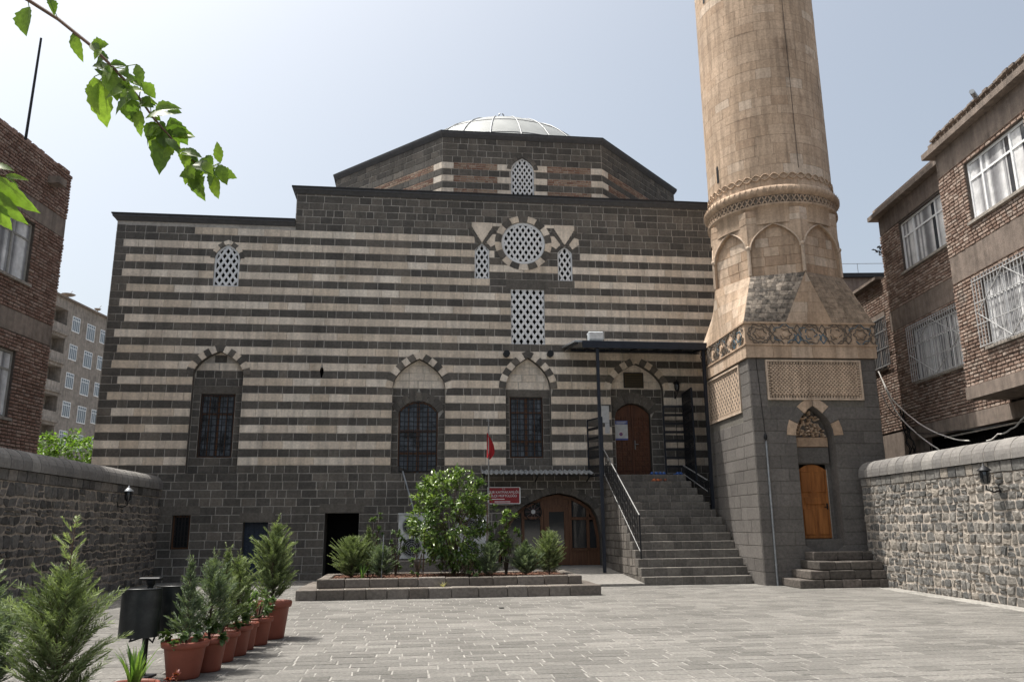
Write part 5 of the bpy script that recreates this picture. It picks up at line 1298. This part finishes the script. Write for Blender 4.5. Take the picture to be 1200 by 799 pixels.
def bush(name, loc, label, cat, H, rx, ry, n, ll, lw, seed, mat, group=None, **k):
    f_, tk = bush_mesh(H, rx, ry, n, ll, lw, seed, **k); o = thing(name, loc, 0, label, cat, group); f_.build('foliage', mat, o); tk.build('stem', TRUNK, o); return o
def blades(n, H, spread, w, seed):
    random.seed(seed); m = MB()
    for i in range(n):
        a = RI(0, 2*PI); r = RI(0, .05); p = Vector((r*math.cos(a), r*math.sin(a), 0)); out = Vector((math.cos(a), math.sin(a), 0)); k = RI(.3, 1)*spread; h = H*RI(.6, 1.05); s_ = Vector((-out.y, out.x, 0)); tn = random.random(); P = []
        for j in range(6):
            f = j/5; c = p+out*k*H*f**1.7+Vector((0, 0, h*(f-.12*k*f**3))); ww = w*(1-f**2.2)*.5*(.7+.6*min(f*3, 1)*.5); P += [c-s_*ww, c+s_*ww]
        m.add(P, [(2*j, 2*j+1, 2*j+3, 2*j+2) for j in range(5)], 0, tn, True)
    return m

# ---- planter
pl = at_facade('stone_planter', 0, 0, 0, 'long two-tier basalt planter bed of red mulch in front of the mosque', 'planter')
m = MB()
def kerb(u0, u1, t0, t1, z0, z1, wd):
    for (a0, b0, ax) in ((u0, u1, 'f'), (u0, u1, 'b')):
        u = a0; ta, tb = (t1-wd, t1) if ax == 'f' else (t0, t0+wd)
        while u < b0-.01:
            l = RI(.42, .72)
            if b0-u-l < .25: l = b0-u
            m.cbox(u+.006, u+l-.006, -tb+RI(-.006, .006), -ta, z0, z1+RI(-.008, .004), .014, 0, RI(.1, 1)); u += l
    for (ua, ub) in ((u0, u0+wd), (u1-wd, u1)):
        t_ = t0+wd
        while t_ < t1-wd-.01:
            l = RI(.42, .72)
            if t1-wd-t_-l < .25: l = t1-wd-t_
            m.cbox(ua, ub, -(t_+l)+.006, -t_-.006, z0, z1+RI(-.008, .004), .014, 0, RI(.1, 1)); t_ += l
kerb(1.15, 8.02, 4.15, 7.20, 0, .235, .42); kerb(1.55, 7.66, 4.45, 6.80, .235, .435, .24)
m.box(1.3, 7.9, -7.06, -4.3, .0, .225, 1, .6); m.build('kerb', [stone('planter_basalt', [(.11, .095, .082), (.15, .132, .115), (.20, .18, .16)], bump=.9), MOR], pl)
m = MB(); nx, ny = 60, 22; vs = [(1.78+5.66*i/nx, -6.57+1.9*j/ny*1.0, .385+RI(-.014, .02)) for j in range(ny+1) for i in range(nx+1)]
m.add(vs, [(j*(nx+1)+i, j*(nx+1)+i+1, (j+1)*(nx+1)+i+1, (j+1)*(nx+1)+i) for j in range(ny) for i in range(nx)], 0, .5)
tag(m.build('soil', SOIL, pl))
m = MB()
for i in range(2600):
    c = Vector((RI(1.8, 7.42), -RI(4.7, 6.55), .405)); d = rdir(); d.z *= .35; d.normalize(); leaf(m, c, d, Vector((0, 0, 1))+rdir()*.5, RI(.03, .07), RI(.012, .03), 0, fold=.3)
tag(m.build('mulch', MULCH, pl), kind='stuff')
PZ = .40
def PW(u, t): return W(u, t, PZ)
GR = 'conifers in the stone planter'
conifer(PW(2.25, 5.9), 'bushy round conifer at left end of the stone planter', .92, .44, 420, GR, L_CON, seed=11, shape='round', sprig=.07)
conifer(PW(2.62, 5.5), 'slim conifer rising just behind the round one in stone planter', 1.15, .34, 260, GR, L_CON, seed=12, sprig=.065)
conifer(PW(2.98, 6.2), 'compact conifer with a pale stake, second from left end of planter', .74, .30, 260, GR, L_CON2, seed=13, shape='round', sprig=.06)
conifer(PW(5.52, 6.2), 'small blue-green conifer at the foot of the glossy shrub', .78, .30, 240, GR, L_CON2, seed=14, shape='round', sprig=.06)
conifer(PW(6.45, 5.9), 'spreading conifer left of the tallest one before the lower entrance', .80, .46, 330, GR, L_CON2, seed=15, sprig=.07)
conifer(PW(7.05, 5.8), 'tallest conifer at right end of the stone planter', 1.02, .36, 330, GR, L_CON, seed=16, shape='round', sprig=.065)
bush('shrub', PW(4.72, 5.4), 'large glossy-leaved shrub with wide crown in the stone planter', 'shrub', 2.3, .95, .75, 5200, .135, .058, 21, L_CIT, cz=.46, low=.10)
bush('rose_bush', PW(5.0, 6.35), 'low rose bush before the large glossy shrub', 'rose bush', .5, .34, .25, 420, .07, .04, 22, L_ROSE, cz=.5)
bush('rose_bush', PW(3.82, 6.1), 'pale-leaved rose bush left of the large glossy shrub', 'rose bush', .78, .22, .2, 300, .065, .04, 23, L_ROSE, cz=.55)
bush('rose_bush', PW(2.72, 4.95), 'tall thin rose bush behind the left conifers in planter', 'rose bush', 1.45, .22, .2, 330, .075, .04, 24, L_ROSE, cz=.6)
bush('rose_bush', PW(3.28, 5.0), 'rose bush just left of the air conditioner', 'rose bush', 1.15, .30, .22, 420, .07, .04, 25, L_ROSE, cz=.55)
bush('shrub', PW(6.0, 5.6), 'leafy green sapling tied to a stake right of the glossy shrub', 'shrub', 1.45, .36, .34, 480, .12, .055, 26, L_CIT, cz=.62, low=.3)
for u, t, h, lb in ((2.98, 6.35, 1.0, 'thin grey stake standing before the compact conifer'), (5.48, 5.9, 1.75, 'brown wooden stake at right side of the glossy shrub'), (3.95, 5.9, 1.05, 'short brown stake at left side of the glossy shrub')):
    m = MB(); m.tube([PW(u, t), PW(u, t)+Vector((.03, 0, h))], .014, 6); tag(m.build('plant_stake', TWIG if 'brown' in lb else ZINC), lb, 'stake')
o = thing('iris_clump', PW(2.55, 6.45), 0, 'small tuft of sword-shaped leaves between the left planter conifers', 'plant'); blades(14, .36, .35, .03, 31).build('foliage', L_IRIS, o)
# flag pole
o = at_facade('flag_pole', 5.72, 4.0, 0, 'thin grey pole with furled red flag beside the planter shrub', 'flag')
m = MB(); m.tube([(0, 0, 0), (0, 0, 4.42)], .018, 8); m.lathe([(0, 0), (.035, .02), (0, .05)], (0, 0, 4.42), 8); m.bar((-.06, 0, 4.42), (.06, 0, 4.42), .02); m.build('pole', STEEL, o)
m = MB(); vs = []; N = 12
for j in range(N+1):
    f = j/N; wdt = .04+.17*math.sin(min(1, f*1.25)*PI*.62)*(1 if f < .8 else 1-(f-.8)*3.6)
    for i in range(7): g_ = i/6; vs.append((-.05+wdt*g_*(1.0), .035*math.sin(g_*9+f*2), 4.10-.70*f-.05*g_))
m.add(vs, [(j*7+i, j*7+i+1, (j+1)*7+i+1, (j+1)*7+i) for j in range(N) for i in range(6)], 0, .5, True); m.build('cloth', REDF, o)
# leaning pipes under window two
for (a, b, lb) in (((3.33, .12, 3.30), (3.74, .25, 1.98), 'grey metal pipe slanting down from the left corner of the arched barred window'), ((4.36, .12, 3.30), (4.66, .3, 2.2), 'grey metal pipe slanting behind the shrub from the right corner of the arched window')):
    A_, B_ = W(*a), W(*b); m = MB(); m.tube([A_, A_+Vector((0, 0, .02)), B_], .03, 8) if False else m.tube([A_, B_], .03, 8); tag(m.build('metal_pipe', ZINC), lb, 'pipe')
# air conditioners
def ac(u, t, z, label):
    o = at_facade('air_conditioner', u, t, z, label, 'air conditioner', 'outdoor air conditioner units')
    m = MB(); m.cbox(-.48, .48, -.17, .17, .03, 1.32, .015); m.box(-.50, .50, -.19, .19, 1.32, 1.36); m.build('casing', ACM, o)
    for zz in (.36, .98):
        m = MB(); m.prism(FR, circ_pts((-.08, zz), .27, 28), .17, .172, 0); 
        for r in (.06, .12, .18, .24, .275): m.tube([(-.08+r*math.cos(a), -.182, zz+r*math.sin(a)) for a in [2*PI*k/28 for k in range(29)]], .006 if r < .27 else .014, 5, 1, caps=False)
        for k in range(12): a = k*PI/6; m.bar((-.08+.04*math.cos(a), -.181, zz+.04*math.sin(a)), (-.08+.27*math.cos(a), -.181, zz+.27*math.sin(a)), .006, .006, 1)
        m.build('fan_guard', [METD, ZINC], o)
    m = MB(); m.box(-.4, -.3, -.17, .17, 0, .03); m.box(.3, .4, -.17, .17, 0, .03); m.build('foot', METD, o)
    return o
a0 = ac(3.74, 1.2, .62, 'white two-fan air conditioner standing by the basement wall left of the shrub')
dup(a0, W(5.45, 1.2, .55), FA, 1, 'white two-fan air conditioner half hidden behind the glossy shrub')
o = at_facade('stone_plinth', 3.9, 1.2, 0, 'rough stone plinth carrying the air conditioner left of the shrub', 'plinth')
m = MB(); m.cbox(-.75, .75, -.32, .32, 0, .62, .03); m.build('block', BASM, o); o = dup(o, W(5.5, 1.2, -.07), FA, 1, 'rough stone plinth under the air conditioner hidden behind the shrub')
# pot by the glazed arch
o = at_facade('potted_conifer', 6.62, .55, .27, 'grey stone pot with a small dim conifer beside the glazed arch', 'potted plant')
m = MB(); m.lathe([(0, 0), (.15, 0), (.17, .1), (.15, .3), (.18, .42), (.18, .46), (.15, .46), (.14, .40), (0, .40)], (0, 0, 0), 16); m.build('pot', CONL, o)
f_, tk = conifer_mesh(.62, .24, 150, seed=41, shape='round'); f_.v = [(x, y, z+.4) for x, y, z in f_.v]; tk.v = [(x, y, z+.4) for x, y, z in tk.v]; f_.build('foliage', L_CON2, o); tk.build('trunk', TRUNK, o)

# ---- row of flower pots
def pot_mesh(r, H, wob=0):
    m = MB(); m.lathe([(0, .01), (r*.68, 0), (r*.72, .02), (r*.74, .06), (r*.90, H*.80), (r*.92, H*.82), (r*1.02, H*.84), (r*1.05, H*.90), (r*1.05, H*.97), (r*1.0, H), (r*.92, H), (r*.88, H*.93), (r*.85, H*.86), (0, H*.86)], (0, 0, 0), 32, 0, .5, True)
    return m
def soil_disc(r, z): 
    m = MB(); n = 20; m.add([(0, 0, z+.01)]+[(r*math.cos(2*PI*k/n), r*math.sin(2*PI*k/n), z+RI(-.005, .01)) for k in range(n)], [(0, 1+k, 1+(k+1) % n) for k in range(n)], 0, .5)
    for i in range(40): a = RI(0, 2*PI); q = RI(0, r*.9); m.lathe([(RI(.008, .02), 0), (.01, .012), (0, .015)], (q*math.cos(a), q*math.sin(a), z), 5)
    return m
pots = [(-3.56, 9.12, .235, .38, 'first and nearest terracotta pot in the row, with slim conifer'), (-3.47, 9.56, .21, .36, 'second terracotta pot of the row, with dark conifer'), (-3.54, 10.2, .20, .34, 'third terracotta pot of the row, with leafy conifer and rose shoots'),
        (-3.54, 10.68, .20, .36, 'fourth terracotta pot of the row, with bushy conifer'), (-3.57, 11.15, .165, .34, 'narrow terracotta pot with sword-leaved iris in the row'), (-3.55, 11.6, .20, .36, 'terracotta pot with low shrub just before the largest pot'), (-3.56, 12.25, .275, .52, 'largest terracotta pot at far end of the row, with tallest conifer')]
spec = [('c', .86, .22, 120, L_CON2, 'cone'), ('c', .92, .27, 125, L_CON2, 'round'), ('c', .98, .26, 120, L_CON, 'cone'), ('c', .88, .27, 150, L_CON, 'round'), ('i',), ('b',), ('c', 1.16, .33, 280, L_CON, 'round')]
for i, ((x, y, r, H, lb), sp) in enumerate(zip(pots, spec)):
    o = thing('potted_plant', (x, y, .006), RI(0, 6), lb, 'potted plant', 'terracotta pots in a row on the paving')
    p = pot_mesh(r, H).build('pot', TERR, o); soil_disc(r*.87, H*.865).build('soil', SOIL, p)
    dx = 0
    if sp[0] == 'c':
        f_, tk = conifer_mesh(sp[1], sp[2], sp[3], seed=50+i, shape=sp[5], sprig=.062, base=.2, wid=.0085, up=(.3, 1.0))
        for q in (f_, tk): q.v = [(a, b, c+H*.84) for a, b, c in q.v]
        f_.build('foliage', sp[4], o); tk.build('trunk', TRUNK, o)
    elif sp[0] == 'i':
        q = blades(26, .62, .5, .03, 60); q.v = [(a, b, c+H*.84) for a, b, c in q.v]; q.build('foliage', L_IRIS, o)
    else:
        f_, tk = bush_mesh(.38, .24, .24, 260, .07, .04, 61)
        for q in (f_, tk): q.v = [(a, b, c+H*.84) for a, b, c in q.v]
        f_.build('foliage', L_ROSE, o); tk.build('stem', TRUNK, o)
    if i in (0, 1, 2, 3):
        f_, tk = bush_mesh(.24, r*.9, r*.9, 130, .075, .05, 70+i, cz=.4)
        for q in (f_,): q.v = [(a, b, c+H*.84) for a, b, c in q.v]
        f_.build('undergrowth', L_ROSE, o)
random.seed(99)
# iris pot and broad-leaved pot near the camera
o = thing('potted_plant', (-3.20, 7.15, .006), 0, 'terracotta pot with tall sword-shaped iris leaves below the litter bins', 'potted plant', 'near pots with leafy plants')
p = pot_mesh(.2, .30).build('pot', TERR, o); soil_disc(.17, .26).build('soil', SOIL, p)
q = blades(34, .38, .55, .036, 80); q.v = [(a, b, c+.25) for a, b, c in q.v]; q.build('foliage', L_IRIS, o)
o = thing('potted_plant', (-2.99, 7.55, .006), 0, 'terracotta pot of dark red-leaved seedlings beside the iris pot', 'potted plant', 'near pots with leafy plants')
p = pot_mesh(.12, .2).build('pot', TERR, o); soil_disc(.10, .17).build('soil', SOIL, p)
f_, tk = bush_mesh(.12, .12, .12, 70, .05, .03, 81, cz=.4); f_.v = [(a, b, c+.16) for a, b, c in f_.v]; f_.build('foliage', leafmat('red_foliage', [(.12, .02, .02), (.2, .04, .03), (.1, .1, .03)]), o)
o = thing('potted_plant', (-3.10, 6.45, .006), 0, 'terracotta pot with broad lime-green leaves nearest the camera', 'potted plant', 'near pots with leafy plants')
p = pot_mesh(.2, .2).build('pot', TERR, o); soil_disc(.17, .17).build('soil', SOIL, p)
m = MB()
for i in range(16):
    a = RI(0, 2*PI); out = Vector((math.cos(a), math.sin(a), 0)); c = Vector((0, 0, .16)); k = RI(.06, .19); q = out*k+Vector((0, 0, .31+RI(-.06, .06)))
    m.tube([c, q], .006, 4, 0, .3); leaf(m, q-out*.06, (out+Vector((0, 0, -.1))), Vector((0, 0, 1))+out*.2+rdir()*.2, .2, .2, 0, RI(.4, 1), fold=.12, curl=.25, shape=((0, 0), (.12, .8), (.45, 1.0), (.75, .85), (1, 0)))
m.build('foliage', L_LIME, o)
# two young cypresses in pots near the camera
for i, (x, y, H, Rm, nb, lb) in enumerate(((-3.50, 6.5, 1.0, .37, 230, 'large feathery young conifer in pot at lower left beside the litter bins'), (-4.28, 6.75, 0.80, .37, 210, 'blue-green feathery conifer in pot at the lower left picture edge'))):
    o = thing('potted_conifer', (x, y, .006), 0, lb, 'potted plant', 'near potted conifers')
    p = pot_mesh(.22, .30).build('pot', TERR, o); soil_disc(.19, .26).build('soil', SOIL, p)
    f_, tk = conifer_mesh(H, Rm, nb, seed=90+i, sprig=.085, shape='round', base=.10, wid=.0065, up=(.3, .95), spire=1.36 if i == 0 else 1.0)
    for q in (f_, tk): q.v = [(a, b, c+.24) for a, b, c in q.v]
    f_.build('foliage', L_CON if i == 0 else L_CON2, o); tk.build('trunk', TWIG, o)
random.seed(123)
# twin litter bin
o = thing('litter_bin', (-4.03, 9.2, .006), 0, 'pair of curved black metal litter bins on one post', 'litter bin')
m = MB(); m.tube([(0, 0, 0), (0, 0, 1.02)], .032, 10); m.cbox(-.11, .11, -.11, .11, 0, .02, .005); m.build('post', METD, o)
m = MB(); m.cbox(-.12, .12, -.045, .045, 1.0, 1.035, .01); m.lathe([(.03, .94), (.05, .96), (.05, 1.0)], (0, 0, 0), 10); m.build('cap', METD, o)
def bin_body(cx, cy, sx_, name='bin_body'):
    m = MB(); n = 20; a0_, a1_ = PI*1.08, PI*1.92
    R1 = .215; pr = [(cx+R1*math.cos(a0_+(a1_-a0_)*k/n), cy+.05+(.19)*math.sin(a0_+(a1_-a0_)*k/n)) for k in range(n+1)]
    bk = [(cx+R1*.97, cy+.06), (cx-R1*.97, cy+.06)]
    P = pr+bk; k = len(P); z0, z1 = .43, .92
    m.add([(x, y, z0) for x, y in P]+[(x, y, z1) for x, y in P], [(i, (i+1) % k, k+(i+1) % k, k+i) for i in range(k)]+[tuple(range(k-1, -1, -1))], 0, .5, False)
    P2 = [(cx+(x-cx)*.93, cy+(y-cy)*.93) for x, y in P]
    m.add([(x, y, z1) for x, y in P]+[(x, y, z1) for x, y in P2]+[(x, y, z1-.12) for x, y in P2], [(i, (i+1) % k, k+(i+1) % k, k+i) for i in range(k)]+[(k+i, k+(i+1) % k, 2*k+(i+1) % k, 2*k+i) for i in range(k)]+[tuple(range(2*k, 3*k))], 0, .5)
    m.tube([(x, y, z1+.004) for x, y in pr], .011, 6)
    m.box(cx-.17, cx+.17, cy+.062, cy+.09, .5, .56)
    return m.build(name, BIN, o)
bin_body(-.02, -.17, 1); bin_body(.17, .26, 1)
m = MB(); m.tube([(0, 0, .42), (-.12, -.12, .38), (-.05, -.14, .50)], .012, 6); m.tube([(0, 0, .42), (.1, -.05, .36), (.12, .0, .48)], .012, 6); m.build('bracket', METD, o)
# small things on the paving
m = MB(); m.lathe([(0, 0), (.05, 0), (.055, .01), (0, .012)], (0, 0, 0), 12); tag(m.build('drain_cap', METD, None, (-.25, 16.3, .012)), 'small round black drain cap in the sunlit paving', 'drain cap')

o = thing('weed_tuft', W(4.4, 6.95, .235), 0, 'dry yellow tuft of grass growing on the lower planter kerb', 'weed')
blades(22, .13, 1.3, .008, 301).build('foliage', leafmat('dry_grass', [(.30, .27, .10), (.42, .38, .16)]), o)
random.seed(77)
# ---- trees
def overhang(name, loc, label):
    o = thing(name, loc, 0, label, 'tree'); return o
tr = thing('mulberry_tree', (-5.2, 1.2, 0), 0, 'leafy tree branch with broad bright green leaves hanging in from the upper left', 'tree')
m = MB(); T0v = Vector((0, 0, 0)); m.tube([(0, 0, 0), (.15, .1, 1.8), (.1, .2, 3.2), (.3, .3, 4.3)], .16, 10, r1=.09); m.build('trunk', TRUNK, tr)
off = Vector((-5.2, 1.2, 0)); rng = random.Random(5)
def wp(x, z, y=3.0): return Vector((x, y, z))-off
bp = [(-4.9, 4.0, 1.6), (-4.0, 4.45, 2.3), (-3.0, 4.32, 2.9), (-2.25, 3.9, 3.0), (-2.071, 3.775, 3), (-1.941, 3.693, 3.02), (-1.77, 3.544, 2.98), (-1.666, 3.444, 3), (-1.56, 3.32, 3.03), (-1.487, 3.224, 3), (-1.416, 3.142, 2.98), (-1.34, 3.054, 3), (-1.267, 2.991, 3), (-1.222, 2.991, 3)]
m = MB(); m.tube([wp(x, z, y) for x, z, y in bp[:5]], .03, 7, r1=.009); m.tube([wp(x, z, y) for x, z, y in bp[4:]], .0085, 6, r1=.0025)
bp2 = [(-4.9, 3.3, 1.5), (-3.2, 2.9, 2.0), (-1.9, 2.55, 2.05), (-1.45, 2.49, 2.0), (-1.37, 2.49, 2.0)]
m.tube([wp(x, z, y) for x, z, y in bp2], .02, 6, r1=.003); m.build('branch', TWIG, tr)
SH = ((0, 0), (.06, .62), (.22, .98), (.42, 1.0), (.62, .78), (.80, .42), (.92, .14), (1, 0))
lv = [[-2.067,3.748,-2.079,3.607,.11],[-1.962,3.761,-1.924,3.699,.045],[-1.861,3.611,-1.817,3.485,.05],[-1.769,3.531,-1.700,3.51,.045],[-1.73,3.387,-1.688,3.18,.10],[-1.716,3.373,-1.746,3.271,.09],[-1.674,3.412,-1.613,3.27,.09],[-1.618,3.437,-1.595,3.39,.05],[-1.588,3.483,-1.547,3.365,.045],[-1.594,3.308,-1.578,3.206,.09],[-1.542,3.256,-1.566,3.149,.06],[-1.529,3.359,-1.484,3.313,.06],[-1.467,3.192,-1.475,3.092,.07],[-1.427,3.129,-1.409,2.932,.09],[-1.426,3.242,-1.362,3.242,.05],[-1.399,3.204,-1.355,3.097,.08],[-1.336,3.066,-1.269,3.016,.045],[-1.289,2.979,-1.289,2.852,.10],[-1.196,3.021,-1.215,3.115,.05],[-1.255,3.053,-1.224,3.016,.035],[-1.22,2.966,-1.194,2.851,.06],[-1.194,3.003,-1.154,2.911,.06],[-1.704,3.477,-1.754,3.452,.05],[-1.74,3.432,-1.686,3.412,.04],[-1.686,3.419,-1.655,3.399,.04],[-1.488,3.294,-1.474,3.268,.03],[-1.62,3.40,-1.55,3.36,.05],[-1.50,3.20,-1.43,3.22,.04],[-1.66,3.43,-1.69,3.33,.06],[-1.45,3.17,-1.52,3.10,.05]]
m = MB()
def mleaf(p, q, wd, rr_, fold):
    d = q-p; n_ = 11; pr_ = [(0, 0)]
    for k in range(1, n_):
        f = k/n_; w_ = (math.sin(min(1, f*1.9)*PI/2)**.7 if f < .53 else 1)*(1 if f < .35 else max(0, 1-((f-.35)/.65)**1.7)); pr_.append((f, w_*(1.06 if k % 2 else .90)*rr_.uniform(.93, 1.07)))
    pr_.append((1, 0)); leaf(m, p, d, Vector((rr_.uniform(-.6, .6), -1, rr_.uniform(-.2, .9))), d.length, wd, 0, rr_.random(), fold=fold, curl=rr_.uniform(.05, .5), shape=tuple(pr_))
for x0, z0, x1, z1, wd in lv:
    p = wp(x0, z0, 3+rng.uniform(-.04, .04)); q = wp(x1, z1, 3+rng.uniform(-.06, .06))
    mleaf(p, p+(q-p)*.92, wd*1.05, rng, rng.uniform(.1, .55)); 
    j = min(bp[4:], key=lambda b_: abs(b_[0]-x0)+abs(b_[1]-z0)); m.tube([wp(*(j[0], j[1], j[2])), p], .0022, 4, 0, .8)
for i in range(58):
    k = rng.randint(6, len(bp)-2); f = rng.random(); x = bp[k][0]+(bp[k+1][0]-bp[k][0])*f; z = bp[k][1]+(bp[k+1][1]-bp[k][1])*f; a = rng.uniform(-2.9, .6); L = rng.uniform(.045, .10)
    p = wp(x+rng.uniform(-.03, .03), z+rng.uniform(-.03, .02), 3+rng.uniform(-.08, .08)); mleaf(p, p+Vector((math.cos(a)*L, rng.uniform(-.04, .04), math.sin(a)*L)), L*rng.uniform(.55, .85), rng, rng.uniform(.1, .6))
for x0, z0, x1, z1, wd in ([-1.403,2.492,-1.305,2.385,.06],[-1.374,2.488,-1.328,2.504,.022],[-1.413,2.517,-1.361,2.523,.035],[-1.41,2.45,-1.325,2.361,.05],[-1.405,2.41,-1.355,2.35,.05],[-1.375,2.488,-1.340,2.48,.018],[-1.45,2.5,-1.39,2.40,.07]):
    p = wp(x0, z0, 2); q = wp(x1, z1, 2+rng.uniform(-.04, .04)); mleaf(p, q, wd, rng, .25)
for i in range(260):          # rest of the crown, outside the picture
    c = Vector((rng.gauss(-4.9, .8), rng.gauss(1.9, .7), rng.gauss(4.7, .5)))-off
    if c.x+off.x > -2.9 or c.y+off.y > 3.6: continue
    d = Vector((rng.gauss(0, 1), rng.gauss(0, 1), rng.gauss(-.5, .6))); leaf(m, c, d, Vector((rng.gauss(0, .5), rng.gauss(0, .5), 1)), rng.uniform(.09, .15), rng.uniform(.07, .11), 0, rng.random(), shape=SH)
m.build('foliage', L_MUL, tr)
# green tree beyond the left wall
f_, tk = bush_mesh(1.9, 1.5, 1.1, 3600, .16, .09, 200, cz=.55); o = thing('tree', (-16.9, 30.2, 3.0), 0, 'bright green leafy treetop showing above the left wall beside the mosque', 'tree')
f_.build('crown', L_LIME, o); m = MB(); m.tube([(0, 0, -3), (.1, 0, -1), (0, .1, .6)], .13, 8, r1=.06); m.build('trunk', TRUNK, o)
# wiry plant on the roof behind the minaret
o = thing('rooftop_plant', (21.9, 43.6, 15.6), 0, 'dark scraggly plant on the concrete roof beside the minaret', 'plant'); m = MB()
random.seed(8)
for i in range(60): p = Vector((-.5+RI(-.45, 1.1), RI(-.2, .2), 1.25+RI(-.2, .22))); leaf(m, p, rdir(), rdir(1), .22, .14, 0, 0)
for x in (-.4, .4): m.tube([(x, 0, -.1), (x+.1, 0, 1.2)], .02, 4)
m.tube([(-.5, 0, 0), (0, 0, 1.2)], .015, 4); m.build('foliage', METD, o)
